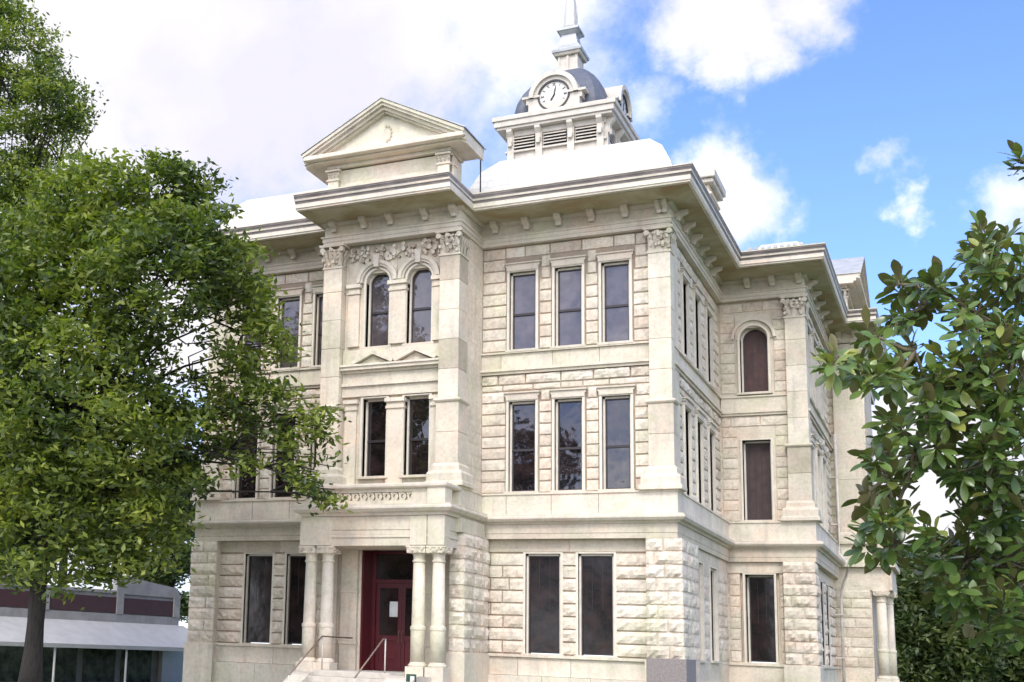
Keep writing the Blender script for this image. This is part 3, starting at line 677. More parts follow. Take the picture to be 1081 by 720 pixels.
# balcony
yb = 3.35
for x in (-5.72, -9.52): mb = MB(); mb.box(fp, x, x+.54, 2.85, yb+.06, 5.14, 5.68, .6); mb.build('balcony_post', 'stone', CH, bevel=.015)
mb = MB(); mb.box(fp, -9.0, -5.7, yb-.20, yb, 5.14, 5.26, .6); mb.box(fp, -9.0, -5.7, yb-.20, yb, 5.50, 5.60, .6)
mb.box(fp, -6.2, -5.7, yb-.19, yb-.01, 5.25, 5.51, .6); mb.box(fp, -9.0, -8.5, yb-.19, yb-.01, 5.25, 5.51, .6)
k = 0; u = -8.45
while u < -6.2:
    for q in range(6):
        a, b = q*math.pi/3, (q+1)*math.pi/3
        mb.prism(fp, [(u+.115*math.cos(a), 5.38+.13*math.sin(a)), (u+.115*math.cos(b), 5.38+.13*math.sin(b)), (u+.06*math.cos(b), 5.38+.07*math.sin(b)), (u+.06*math.cos(a), 5.38+.07*math.sin(a))], yb-.16, yb-.04, .5)
    u += .245
mb.build('pierced_parapet', 'stone', CH)
mb = MB(); mb.sweep([(-.1, 5.60), (.05, 5.60), (.09, 5.64), (.09, 5.70), (.05, 5.74), (-.25, 5.74)], offs([(-9.52, -2.3), (-9.52, -3.4), (-5.18, -3.4), (-5.18, -2.3)], 1.0), .6); mb.build('balcony_coping', 'trim', CH)
# columns
def column(x, y, zb=.75, zt=3.97, r=.185):
    mb = MB(); mid = zb+(zt-zb)*.285
    mb.lathe((x, y), [(r*1.12, zb), (r*1.12, mid-.06), (r*1.12, mid-.045), (r*1.13, mid-.04), (r*1.21, mid-.005), (r*1.22, mid), (r*1.22, mid+.01), (r*1.22, mid+.06), (r*1.22, mid+.07), (r*1.03, mid+.1), (r*1.02, mid+.11), (r*1.02, mid+.13), (r, mid+.5), (r*.9, zt-.42)], 28, .6)
    o = mb.build('column', 'stone', CH, smooth=False)
    for p in o.data.polygons: p.use_smooth = len(p.vertices) == 4
    b = MB(); b.box(WORLD, x-r*1.45, x+r*1.45, y-r*1.45, y+r*1.45, zb-.55, zb-.10, .6); b.lathe((x, y), [(r*1.42, zb-.10), (r*1.45, zb-.05), (r*1.25, zb-.02), (r*1.15, zb+.03)], 24, .6); b.build('column_base', 'stone', o, bevel=.01)
    c = MB(); c.lathe((x, y), [(r*.92, zt-.46), (r*1.05, zt-.44), (r*1.05, zt-.40), (r*.92, zt-.38), (r*.95, zt-.26), (r*1.25, zt-.16)], 24, .5)
    c.box(WORLD, x-r*1.5, x+r*1.5, y-r*1.5, y+r*1.5, zt-.20, zt-.04, .6); c.box(WORLD, x-r*1.62, x+r*1.62, y-r*1.62, y+r*1.62, zt-.05, zt, .7)
    for fx, fy, ux, uy in ((0, -1, 1, 0), (1, 0, 0, 1)):
        ff = Fr((x, y, 0), (ux, uy, 0), (fx, fy, 0))
        for i in range(14):
            u = random.uniform(-r*1.35, r*1.35); z = random.uniform(zt-.19, zt-.06); q = random.uniform(.02, .045)
            c.prism(ff, [(u+q*math.cos(k*1.26), z+q*math.sin(k*1.26)) for k in range(5)], r*1.45, r*1.5+random.uniform(.015, .05), random.random())
    c.build('capital', 'stone', o)
    return o
for x in (-9.40, -8.86, -6.02, -5.44): column(x, -3.12)
for x, y in ((4.62, 16.98), (4.80, 18.3)): column(x, y, .8, 4.0, .18)
# door recess
for x in (-8.33, -6.41): mb = MB(); mb.box(F_B, x, x+.06, -1.2, .22, .45, 4.05, .5); mb.build('door_jamb', 'red', CH)
FD = Fr((0, -1.15, 0), (1, 0, 0), (0, -1, 0))
fr_ = MB(); fr_.box(FD, -8.27, -8.17, -.06, .10, .46, 4.0); fr_.box(FD, -6.51, -6.41, -.06, .10, .46, 4.0); fr_.box(FD, -8.17, -6.51, -.06, .09, 3.05, 3.15); fr_.box(FD, -8.17, -6.51, -.06, .09, 3.92, 4.0); dfr = fr_.build('door_frame', 'red', CH)
tp = MB(); tp.box(FD, -8.17, -6.51, -.03, .0, 3.15, 3.92); tp.build('transom_pane', 'glass1', dfr)
for u0, u1, hs in ((-8.165, -7.345, 1), (-7.335, -6.515, -1)):
    dm = MB(); t = .11
    dm.box(FD, u0, u0+t, -.03, .04, .47, 3.05); dm.box(FD, u1-t, u1, -.03, .04, .47, 3.05); dm.box(FD, u0+t, u1-t, -.03, .038, .47, .72); dm.box(FD, u0+t, u1-t, -.03, .038, 1.35, 1.5); dm.box(FD, u0+t, u1-t, -.03, .038, 2.9, 3.05)
    dm.box(FD, u0+t, u1-t, -.02, .012, .72, 1.35); dm.box(FD, u0+t+.08, u1-t-.08, .0, .028, .80, 1.27)
    do = dm.build('door', 'red', CH, bevel=.006)
    g = MB(); g.box(FD, u0+t, u1-t, -.015, .0, 1.5, 2.9); g.build('door_pane', 'glass1', do)
    h = MB(); hx = u1-.05 if hs > 0 else u0+.05
    h.tube([FD.p(hx, .05, 1.3), FD.p(hx, .11, 1.32), FD.p(hx, .11, 1.62), FD.p(hx, .05, 1.64)], .012, 6); h.build('handle', 'steel', do)
mb = MB(); mb.box(FD, -7.72, -7.46, .045, .05, 2.05, 2.5); mb.build('notice', 'paper', CH, label='white paper notice taped on red door')
# wall pilasters inside the porch
for u0, u1 in ((-9.42, -9.1), (-8.95, -8.42), (-6.26, -5.8)):
    mb = MB(); mb.box(F_B, u0, u1, .15, .34, .45, 3.97, .35); mb.box(F_B, u0-.03, u1+.03, .15, .37, 1.2, 1.27, .5); mb.box(F_B, u0-.03, u1+.03, .15, .37, 2.7, 2.76, .5)
    mb.build('anta', 'stone', CH, bevel=.01)
# porch floor, steps, cheek walls
mb = MB(); mb.box(fp, -8.6, -6.3, 1.0, 4.4, .30, .46)
for k in range(6): mb.box(fp, -8.6, -6.3, 4.0, 4.4+.32*(k+1), .30-.165*(k+1), .30-.165*k, .5)
mb.box(fp, -9.9, -8.6, .4, 3.5, GZ-.1, .20, .5); mb.box(fp, -6.3, -4.9, .4, 3.5, GZ-.1, .20, .5); mb.box(fp, -8.6, -6.3, .4, 4.3, GZ-.1, .3, .5)
mb.build('entrance_steps', 'concrete', CH, bevel=.012)
def cheek(x0, x1):
    mb = MB(); y0 = 3.4; pts = [(y0, GZ-.1), (y0, .30), (y0+.9, .34), (y0+1.15, .30), (y0+1.5, .12), (y0+2.6, -.35), (y0+2.8, GZ-.1)]
    f2 = Fr((0, 0, 0), (0, -1, 0), (1, 0, 0)); mb.prism(f2, pts, x0, x1, .8); return mb.build('cheek_wall', 'trim', CH, bevel=.08)
cheek(-9.15, -8.6); cheek(-6.3, -5.5)

# ------------------------------------------------------------ pediments
def pediment(fr, cu, hw, n_att, n_ped, zb, ze, zr, depth, name='pediment', pil=(1.95, 1.62)):
    """attic storey with pilasters and a gabled pediment; fr.n faces out"""
    mb = MB(); aw = hw-.62
    mb.box(fr, cu-aw, cu+aw, n_att-depth, n_att, zb, ze-.25, .6); 
    att = mb.build('attic', 'stone', CH)
    r = MB(); r.rust(fr, cu-aw+.4, cu+aw-.4, zb+.3, ze-.35, n_att, .26, rough=.015, tone=(.5, .8)); r.build('stonework', 'stone', att)
    for a, b in ((-aw, -aw+.36), (aw-.36, aw)):
        p = MB(); p.box(fr, cu+a, cu+b, n_att-.1, n_att+.12, zb, ze-.52, .6); p.box(fr, cu+a-.04, cu+b+.04, n_att-.1, n_att+.16, ze-.60, ze-.54, .6)
        acanthus(p, fr, cu+a, cu+b, n_att+.12, ze-.54, ze-.3, .08); p.box(fr, cu+a, cu+b, n_att-.1, n_att+.10, ze-.54, ze-.3, .6); p.box(fr, cu+a-.06, cu+b+.06, n_att-.1, n_att+.2, ze-.3, ze-.24, .7)
        p.build('attic_pilaster', 'stone', att)
    for s_, w0 in ((1, aw),):   # pilaster on the return
        fs = Fr(fr.p(cu+aw, 0, 0), fr.n, fr.u); p = MB(); p.box(fs, n_att-.34, n_att-.08, 0, .08, zb, ze-.3, .6); p.box(fs, n_att-.36, n_att-.06, 0, .12, ze-.6, ze-.54, .6); p.build('attic_pilaster', 'stone', att)
    ent = MB(); ent.box(fr, cu-aw-.05, cu+aw+.05, n_att-depth-.05, n_att+.14, ze-.2, ze-.06, .6)
    ent.box(fr, cu-hw, cu+hw, n_att-depth-.25, n_ped, ze-.01, ze+.13, .75)
    ent.box(fr, cu-hw+.15, cu+hw-.15, n_att-depth-.2, n_ped-.22, ze-.08, ze-.01, .5)
    ent.build('pediment_cornice', 'trim', att, bevel=.02)
    t = MB(); t.prism(fr, [(cu-hw+.45, ze+.14), (cu+hw-.45, ze+.14), (cu, zr-.32)], n_att-depth, n_ped-.38, .75)
    for i in range(7):
        a = -1.4+i*.5; t.prism(fr, [(cu+.02+.17*math.cos(a)+.035*math.cos(k*1.3), ze+.60+.24*math.sin(a)+.05*math.sin(k*1.3)) for k in range(5)], n_ped-.39, n_ped-.35, .15)
    t.build('tympanum', 'trim', att)
    rk = MB(); L = hw+.03
    sl = (zr-.12-(ze+.14))/L
    for s_ in (-1, 1):
        for off, th, n_, tn in ((0, .10, n_ped+.02, .5), (-.10, .09, n_ped-.04, .7), (-.19, .11, n_ped-.14, .5), (-.30, .07, n_ped-.24, .7)):
            rk.prism(fr, [(cu, zr+off), (cu, zr+off-th), (cu+s_*L, ze+.20+off-th), (cu+s_*L, ze+.20+off)][::s_], n_att-depth-.2, n_, tn)
    rk.build('raking_cornice', 'trim', att)
    rf = MB()
    for s_ in (-1, 1): rf.prism(fr, [(cu, zr+.03), (cu, zr+.004), (cu+s_*(L+.05), ze+.195), (cu+s_*(L+.05), ze+.23)][::s_], n_att-depth-.25, n_ped+.05, .3)
    rf.build('pediment_roof', 'lead', att)
    return att
pediment(Fr((0, 0, 0), (1, 0, 0), (0, -1, 0)), -7.50, 2.62, 2.55, 3.2, 14.69, 15.98, 17.58, .95)
pediment(Fr((0, 0, 0), (0, 1, 0), (1, 0, 0)), 19.8, 2.9, 3.7, 4.35, 14.69, 16.3, 18.0, 1.0)
# chimney on the side eaves
mb = MB(); mb.box(WORLD, .18, .72, 4.5, 6.1, 14.69, 16.35, .5); mb.box(WORLD, .10, .80, 4.42, 6.18, 16.0, 16.08, .6); mb.build('chimney', 'stone', CH, bevel=.01)
mb = MB(); mb.box(WORLD, .02, .88, 4.3, 6.3, 16.35, 16.5, .6); mb.box(WORLD, -.05, .95, 4.2, 6.4, 16.5, 16.78, .7); mb.build('chimney_cap', 'towerpaint', CH, bevel=.03)

# ------------------------------------------------------------ roofs
def mansard(x0, x1, y0, y1, z0, prof, name='roof'):
    """prof of (inset, z)"""
    mb = MB(); k = 0
    for i, z in prof: mb.v += [(x0+i, y0+i, z), (x1-i, y0+i, z), (x1-i, y1-i, z), (x0+i, y1-i, z)]
    for j in range(len(prof)-1):
        for q in range(4): mb.face([j*4+q, j*4+(q+1) % 4, (j+1)*4+(q+1) % 4, (j+1)*4+q])
    mb.face([(len(prof)-1)*4+q for q in range(4)]); return mb.build(name, 'roof', CH)
PR = [(0, 14.69), (.2, 15.5), (.5, 16.15), (.95, 16.6), (1.5, 16.78)]
mansard(-6.0, .6, -.3, 9.5, 14.69, PR); mansard(2*XM-.6, 2*XM+6.0, -.3, 9.5, 14.69, PR)
mansard(-17.4, 2.9, 9.0, 30, 14.69, [(0, 14.69), (.3, 15.1), (1.0, 15.6)])
mansard(1.0, 3.2, 10.2, 15.5, 14.69, [(0, 14.69), (.2, 15.0), (.35, 15.9), (.5, 16.1)])
mb = MB(); mb.box(WORLD, -15.4, .7, -1.0, 12, 14.66, 14.70); mb.box(WORLD, -15, 3.3, 8, 30, 14.66, 14.702); mb.build('roof_deck', 'roof', CH)
for i in range(9): mb = MB(); mb.box(WORLD, 1.55+i*.2, 1.67+i*.2, 6.75, 6.8, 14.70, 14.78); mb.build('snow_guard', 'lead', CH)
mb = MB(); mb.tube([(-5.0, -1.3, 14.69), (-5.0, -1.3, 16.1)], .022, 6); mb.build('lightning_rod', 'black', CH)

# ------------------------------------------------------------ clock tower
TW_ = bpy.data.objects.new('clock_tower', None)
tcx, tcy = XM+.13, 16.95; hx, hy = 2.1, 2.45
mb = MB(); mb.box(WORLD, tcx-hx, tcx+hx, tcy-hy, tcy+hy, 14.7, 24.0, .5)
TWR = mb.build('clock_tower', 'towerpaint', CH)
def tower_box(name, ex, ey, z0, z1, m='towerpaint', bevel=.02):
    mb = MB(); mb.box(WORLD, tcx-hx-ex, tcx+hx+ex, tcy-hy-ey, tcy+hy+ey, z0, z1); return mb.build(name, m, TWR, bevel=bevel)
tower_box('plinth', .25, .25, 20.2, 22.1); tower_box('moulding', .32, .32, 22.1, 22.25); tower_box('moulding', .12, .12, 22.72, 22.82); tower_box('entablature', .10, .10, 23.45, 23.72)
tower_box('cornice', .42, .40, 23.72, 23.84); tower_box('cornice', .52, .48, 23.84, 24.1); tower_box('cornice', .60, .55, 24.1, 24.3)
for fr, half in ((Fr((tcx, tcy-hy, 0), (1, 0, 0), (0, -1, 0)), hx), (Fr((tcx+hx, tcy, 0), (0, 1, 0), (1, 0, 0)), hy)):
    xs = [-half, -half/3, half/3, half]
    for a, b in zip(xs, xs[1:]):
        m1 = MB(); m1.box(fr, a+.2, b-.2, .0, .03, 22.85, 23.45); m1.build('louvre_opening', 'black', TWR); m2 = MB()
        for k in range(4):
            z = 22.90+k*.14; m2.prism(Fr(fr.o, fr.n, fr.u), [(.03, z+.08), (.14, z), (.14, z+.03), (.03, z+.11)], a+.2, b-.2)
        m2.build('louvre', 'towerpaint', TWR)
    for x in xs:
        x = max(-half+.14, min(half-.14, x)); m3 = MB()
        m3.box(fr, x-.15, x+.15, .0, .16, 22.25, 23.45); m3.prism(Fr(fr.o, fr.n, fr.u), [(0, 23.72), (0, 23.05), (.2, 23.05), (.24, 23.4), (.4, 23.6), (.4, 23.72)], x-.12, x+.12)
        m3.box(fr, x-.09, x+.09, .2, .3, 22.95, 23.2); m3.build('tower_bracket', 'towerpaint', TWR, bevel=.015)
    # clock gable
    g = MB(); zc = 25.0; r = .68; n0, n1 = -.9, .28
    g.box(fr, -1.12, 1.12, n0, n1, 24.3, 24.75, .5)
    N = 32; ro = 1.0
    for k in range(N):
        a, b = math.pi*(k/N), math.pi*((k+1)/N)
        for r0, r1, nn in ((r, ro, n1), (ro-.12, ro+.08, n1+.12)):
            g.prism(fr, [(r0*math.cos(a), zc+r0*math.sin(a)), (r1*math.cos(a), zc+r1*math.sin(a)), (r1*math.cos(b), zc+r1*math.sin(b)), (r0*math.cos(b), zc+r0*math.sin(b))], n0, nn, .5)
    g.prism(fr, [(-r*1.02, 24.7)]+[(r*1.02*math.cos(math.pi*k/16), zc+r*1.02*math.sin(math.pi*k/16)) for k in range(16, -1, -1)]+[(r*1.02, 24.7)], n0, n1-.12, .5)
    for s_ in (-1, 1):
        g.box(fr, s_*.95-.28 if s_ > 0 else -1.23, s_*.95+.28 if s_ > 0 else -.67, n0, n1-.02, 24.75, 25.0, .5)
        g.box(fr, *((.62, 1.4) if s_ > 0 else (-1.4, -.62)), n0, n1+.06, 25.0, 25.1, .5)
    g.build('clock_gable', 'towerpaint', TWR)
    k_ = MB(); k_.prism(fr, [(r*.98*math.cos(math.pi*2*k/40), zc+r*.98*math.sin(math.pi*2*k/40)) for k in range(40)], n1-.1, n1-.04); k_.build('clock_face', 'white', TWR)
    k_ = MB()
    for k in range(40):
        a, b = 2*math.pi*k/40, 2*math.pi*(k+1)/40
        k_.prism(fr, [(q*math.cos(c_), zc+q*math.sin(c_)) for q, c_ in ((r*.93, a), (r*1.04, a), (r*1.04, b), (r*.93, b))], n1-.06, n1+.03)
    k_.build('clock_rim', 'black', TWR)
    k_ = MB()
    NUM = ['XII', 'I', 'II', 'III', 'IIII', 'V', 'VI', 'VII', 'VIII', 'IX', 'X', 'XI']
    for h in range(12):
        an = R(90-30*h); cu, cz = .5*math.cos(an), .5*math.sin(an); er = Vector((math.cos(an), math.sin(an))); et = Vector((er.y, -er.x)); s_ = NUM[h]
        wd = [.018 if c == 'I' else .05 for c in s_]; tot = sum(wd)+.012*(len(s_)-1); x = -tot/2
        for c, wv in zip(s_, wd):
            L_ = []
            m_ = x+wv/2
            if c == 'I': L_ = [((m_, -.065), (m_, .065))]
            if c == 'V': L_ = [((m_-.022, .065), (m_, -.065)), ((m_, -.065), (m_+.022, .065))]
            if c == 'X': L_ = [((m_-.022, .065), (m_+.022, -.065)), ((m_-.022, -.065), (m_+.022, .065))]
            for (a0, b0), (a1, b1) in L_:
                p0 = Vector((cu, cz))+et*a0+er*b0; p1 = Vector((cu, cz))+et*a1+er*b1; dn = (p1-p0).normalized(); pn = Vector((-dn.y, dn.x))*.008
                k_.prism(fr, [tuple((q+Vector((0, zc)))) for q in (p0-pn, p1-pn, p1+pn, p0+pn)], n1-.045, n1-.03)
            x += wv+.012
    k_.build('clock_numerals', 'black', TWR)
    k_ = MB()
    for an, L_, wv in ((R(90-6*2), .46, .028), (R(90-30*7.05), .33, .04)):
        e = Vector((math.cos(an), math.sin(an))); pn = Vector((-e.y, e.x)); c0 = Vector((0, zc))
        k_.prism(fr, [tuple(c0-e*.08-pn*wv*.6), tuple(c0+e*L_*.6-pn*wv), tuple(c0+e*L_), tuple(c0+e*L_*.6+pn*wv), tuple(c0-e*.08+pn*wv*.6)], n1-.028, n1-.012)
    k_.build('clock_hands', 'black', TWR)
# dome: four-sided convex
mb = MB(); prof = [(.97, 24.3), (.97, 24.8), (.92, 25.3), (.82, 25.8), (.68, 26.25), (.53, 26.62), (.40, 26.9), (.30, 27.05)]
for f_, z in prof:
    ax, ay = (hx-.02)*f_, (hy-.1)*f_; c = .16
    mb.v += [(tcx+sx_*ax, tcy+sy_*ay, z) for sx_, sy_ in ((-1, -1+c), (-1+c, -1), (1-c, -1), (1, -1+c), (1, 1-c), (1-c, 1), (-1+c, 1), (-1, 1-c))]
for j in range(len(prof)-1):
    for q in range(8): mb.face([j*8+q, j*8+(q+1) % 8, (j+1)*8+(q+1) % 8, (j+1)*8+q])
mb.face([(len(prof)-1)*8+q for q in range(8)]); mb.build('dome', 'slate', TWR)
# lantern
def lbox(h0, h1, z0, z1, name='lantern', m='towerpaint'):
    mb = MB(); v = []
    for hh, z in ((h0, z0), (h1, z1)): v += [(tcx-hh, tcy-hh*1.1, z), (tcx+hh, tcy-hh*1.1, z), (tcx+hh, tcy+hh*1.1, z), (tcx-hh, tcy+hh*1.1, z)]
    mb.add(v, [(3, 2, 1, 0), (4, 5, 6, 7)]+[(q, (q+1) % 4, 4+(q+1) % 4, 4+q) for q in range(4)]); return mb.build(name, m, TWR, bevel=.015)
lbox(.78, .50, 26.75, 27.15); lbox(.46, .44, 27.15, 27.85)
for dx, dy in ((-.4, -.47), (.4, -.47), (.4, .47), (0, -.5)):
    mb = MB(); mb.box(WORLD, tcx+dx-.05, tcx+dx+.05, tcy+dy-.05, tcy+dy+.05, 27.15, 27.85); mb.build('lantern_post', 'towerpaint', TWR)
lbox(.56, .62, 27.85, 27.98, m='towerpaint'); lbox(.66, .68, 27.98, 28.12, m='lead'); lbox(.62, .46, 28.12, 28.4, m='lead'); lbox(.44, .32, 28.4, 28.95, m='lead'); lbox(.32, .46, 28.95, 29.1, m='lead'); lbox(.5, .5, 29.1, 29.22, m='lead'); lbox(.40, .27, 29.22, 29.38, m='lead')
mb = MB()
pr = [(.27, 29.98), (.29, 30.05), (.27, 30.3), (.25, 30.7), (.24, 31.1), (.20, 31.45), (.24, 31.6), (.25, 31.85), (.21, 32.02), (.09, 32.12), (.075, 32.2), (.12, 32.28), (.14, 32.4), (.12, 32.53), (.05, 32.6)]
k0 = len(mb.v); mb.lathe((tcx, tcy), pr, 20, .5)
mb.v = [((x-tcx)*(1+.10*math.sin(6*math.atan2(y-tcy, x-tcx))*(z < 31.3))+tcx, y, z) for x, y, z in mb.v]
mb.tube([(tcx-.2, tcy, 31.9), (tcx-.42, tcy-.05, 31.95), (tcx-.55, tcy-.08, 32.35)], [.07, .055, .04], 8); mb.tube([(tcx+.2, tcy, 31.9), (tcx+.38, tcy-.05, 31.6), (tcx+.36, tcy-.15, 31.3)], [.07, .055, .04], 8)
mb.tube([(tcx+.36, tcy-.16, 31.3), (tcx+.36, tcy-.2, 30.1)], .02, 6)
mb.v = [(x, y, z-.6) for x, y, z in mb.v]
mb.build('statue', 'white', TWR, smooth=True, label='pale robed statue topping the lantern')

# ------------------------------------------------------------ handrails, sign, planters
def rail(pts_post, pts_rail, label, group='stair handrails'):
    mb = MB(); mb.tube(pts_rail, .022, 8); o = mb.build('handrail', 'steel', smooth=True); tag(o, label, 'handrail', group)
    for p in pts_post:
        q = MB(); q.tube([p, (p[0], p[1], p[2]+.92)], .022, 8); q.build('post', 'paintpost', o, smooth=True)
    return o
rail([(-6.55, -4.15, .46), (-6.55, -6.1, GZ)], [(-6.55, -4.15, 1.38), (-6.55, -4.3, 1.36), (-6.55, -6.1, .32)], 'sloping metal handrail in front of the red door, right of the steps')
rail([(-8.45, -4.15, .46), (-8.45, -6.1, GZ)], [(-8.45, -2.2, 1.38), (-8.45, -4.2, 1.38), (-8.45, -6.1, .32)], 'sloping metal handrail left of the steps, running back to the wall')
sg = thing('sign', 'small dark green sign with pale panel beside the entrance steps', 'sign')
P0 = aty(434, 722, -4.6)
mb = MB(); mb.box(WORLD, P0.x-.14, P0.x+.14, -4.62, -4.58, .02, .47); mb.build('sign_board', 'green', sg, bevel=.006)
mb = MB(); mb.box(WORLD, P0.x-.02, P0.x+.10, -4.628, -4.62, .1, .42); mb.build('sign_panel', 'white', sg)
mb = MB(); mb.tube([(P0.x, -4.6, GZ), (P0.x, -4.6, .05)], .03, 8); mb.build('post', 'black', sg)

# ------------------------------------------------------------ foliage
rng = np.random.default_rng(11)
def noise3(p, f, seed):
    out = np.zeros(len(p)); rs = np.random.default_rng(seed)
    for o in range(5):
        k = rs.normal(size=3)*f*(1+.6*o); ph = rs.uniform(0, 6.28); out += np.sin(p@k+ph+1.3*np.sin(p@rs.normal(size=3)*f*.7+o))
    return out/5
def leaves(centers, size, aspect, name, m, parent, tones, updir=.3, droop=0.0, seed=1):
    n = len(centers); rs = np.random.default_rng(seed)
    d = rs.normal(size=(n, 3)); d[:, 2] = d[:, 2]*.6-droop; d /= np.linalg.norm(d, axis=1)[:, None]
    nn = rs.normal(size=(n, 3)); nn[:, 2] = np.abs(nn[:, 2])+updir; nn -= d*(nn*d).sum(1)[:, None]; nn /= np.linalg.norm(nn, axis=1)[:, None]
    s = np.cross(nn, d); L = (size*rs.uniform(.6, 1.3, n))[:, None]; Wd = L*aspect
    v = np.empty((n, 4, 3)); v[:, 0] = centers-d*L*.5; v[:, 1] = centers+s*Wd*.5-nn*L*.06; v[:, 2] = centers+d*L*.5-nn*L*.10; v[:, 3] = centers-s*Wd*.5-nn*L*.06
    me = bpy.data.meshes.new(name); me.vertices.add(4*n); me.vertices.foreach_set('co', v.ravel()); me.loops.add(4*n); me.loops.foreach_set('vertex_index', np.arange(4*n, dtype=np.int32))
    me.polygons.add(n); me.polygons.foreach_set('loop_start', np.arange(0, 4*n, 4, dtype=np.int32)); me.update(calc_edges=True)
    a = me.attributes.new('tone', 'FLOAT', 'FACE'); a.data.foreach_set('value', tones.astype(np.float32)); me.materials.append(M[m])
    o = bpy.data.objects.new(name, me); COL.objects.link(o); o.parent = parent; return o
def crown_points(blobs, dens, seed, clump=.55, thr=-.15):
    """leaf positions clustered on twig tips inside ellipsoid blobs: (centre, radii)"""
    rs = np.random.default_rng(seed); pts = []; tip = []
    for c, r in blobs:
        r = np.array(r); vol = r[0]*r[1]*r[2]; nt = max(6, int(dens*vol**.72))
        q = rs.normal(size=(nt*3, 3)); q /= np.linalg.norm(q, axis=1)[:, None]; q *= (rs.uniform(.15, 1, len(q))**.42)[:, None]
        q = q*r+np.array(c); k = noise3(q, 1.6, seed+3) > thr; q = q[k][:nt]; tip.append(q)
    tip = np.concatenate(tip); nl = 34
    idx = np.repeat(np.arange(len(tip)), nl); off = rs.normal(size=(len(idx), 3))*np.array([.27, .27, .13])*clump/.55
    p = tip[idx]+off; tn = rs.uniform(-.25, .25, len(tip))[idx]+rs.uniform(-.2, .2, len(idx))+.47+noise3(p, .9, seed+9)*.35
    return p, np.clip(tn, 0, 1), tip
def tree(label, trunk, blobs, dens, size, m='leaf', seed=1, group=None, name='tree', trad=.33, limbs=True, thr=-.15, clump=.55, aspect=.42, crown2=None):
    t = thing(name, label, 'tree', group=group)
    mb = MB(); n = len(trunk); rs = random.Random(seed)
    mb.tube(trunk, [trad*(1.25 if i == 0 else 1)*(1-.5*i/(n-1)) for i in range(n)], 14)
    top = Vector(trunk[-1]); base = [Vector(trunk[max(1, n-2)]), top]
    for c, r in blobs:
        c = Vector(c); s = base[rs.random() < .6]; mid = s.lerp(c, .5)+Vector((rs.uniform(-.4, .4), rs.uniform(-.4, .4), rs.uniform(-.1, .6)))
        mb.tube([s, s.lerp(mid, .5), mid, c], [trad*.36, trad*.22, trad*.11, trad*.035], 8)
        for k in range(5):
            e = c+Vector([rs.uniform(-.85, .85)*q for q in r]); mb.tube([mid.lerp(c, .6), mid.lerp(e, .7)+Vector((0, 0, .15)), e], [trad*.12, trad*.07, .012], 5)
    mb.build('trunk', 'bark', t, smooth=True)
    p, tn, tip = crown_points(blobs, dens, seed, clump, thr)
    leaves(p, size, aspect, 'crown', m, t, tn, seed=seed+5)
    return t
def blob(px, py, Y, rpx, ry=1.6, asp=1.0):
    c = aty(px, py, Y); w_ = (c-CAM).dot(FW); r = rpx/FPX*w_
    return (tuple(c), (r, ry, r*asp))
# main tree on the left
B = [blob(*b) for b in [(60, 330, -8.5, 105, 2.6), (150, 225, -8, 62, 2.0), (190, 200, -7.5, 36, 1.5), (170, 290, -9, 80, 2.2), (235, 290, -7.5, 45, 1.6), (100, 230, -8, 60, 2.2), (268, 322, -7, 30, 1.1), (215, 255, -8, 38, 1.4),
                        (90, 430, -9, 110, 2.6), (10, 480, -8, 90, 2.4), (150, 480, -8, 80, 2.2), (238, 390, -7, 32, 1.3), (285, 362, -6.5, 22, 1.0), (292, 425, -6.5, 26, 1.0), (335, 450, -6.2, 20, .8), (332, 498, -6, 24, .8), (302, 462, -6.3, 20, .8), (250, 435, -6.8, 22, .8),
                        (345, 520, -6, 14, .6), (218, 458, -7, 34, 1.2), (60, 550, -8.5, 80, 2.0), (150, 560, -8, 48, 1.8), (10, 300, -8, 90, 2.4), (120, 590, -8, 30, 1.2), (-60, 420, -8, 110, 2.6), (20, 590, -8, 30, 1.2), (262, 488, -7, 16, .6)]]
tb = aty(35, 690, -8)
TR1 = tree('big leafy shade tree with a single dark trunk left of the courthouse', [(tb.x-.05, -8, GZ), (tb.x, -8, .6), (tb.x+.02, -8, 2.0), (tb.x+.1, -8.1, 3.3), (tb.x+.5, -8.2, 5.2), (tb.x+1.0, -8.2, 7.2)], B, 36, .235, 'leaf', 3, name='shade_tree', trad=.31, thr=.0)
# taller tree behind it
B = [blob(*b) for b in [(20, 60, 2, 48, 1.8), (55, 110, 2, 46, 1.6), (75, 130, 2, 26, 1.0), (15, 160, 2, 46, 1.8), (80, 180, 2, 24, .9), (40, 210, 2, 36, 1.5), (10, 10, 2, 22, 1.0), (-30, 100, 2, 60, 2), (-20, 250, 2, 60, 2), (95, 195, 2, 12, .6), (60, 222, 2, 34, 1.4), (20, 190, 2, 40, 1.6), (45, 85, 2, 26, 1.2), (-10, 20, 2, 30, 1.2)]]
tb2 = aty(-60, 700, 2)
tree('tall open-crowned tree rising behind the shade tree at the left edge', [(tb2.x, 2, gheight(tb2.x, 2)), (tb2.x, 2, 4), (tb2.x+.5, 2, 9), (tb2.x+1.2, 2, 13)], B, 30, .22, 'leaf', 8, name='tall_tree', trad=.35, thr=.0, clump=.6)
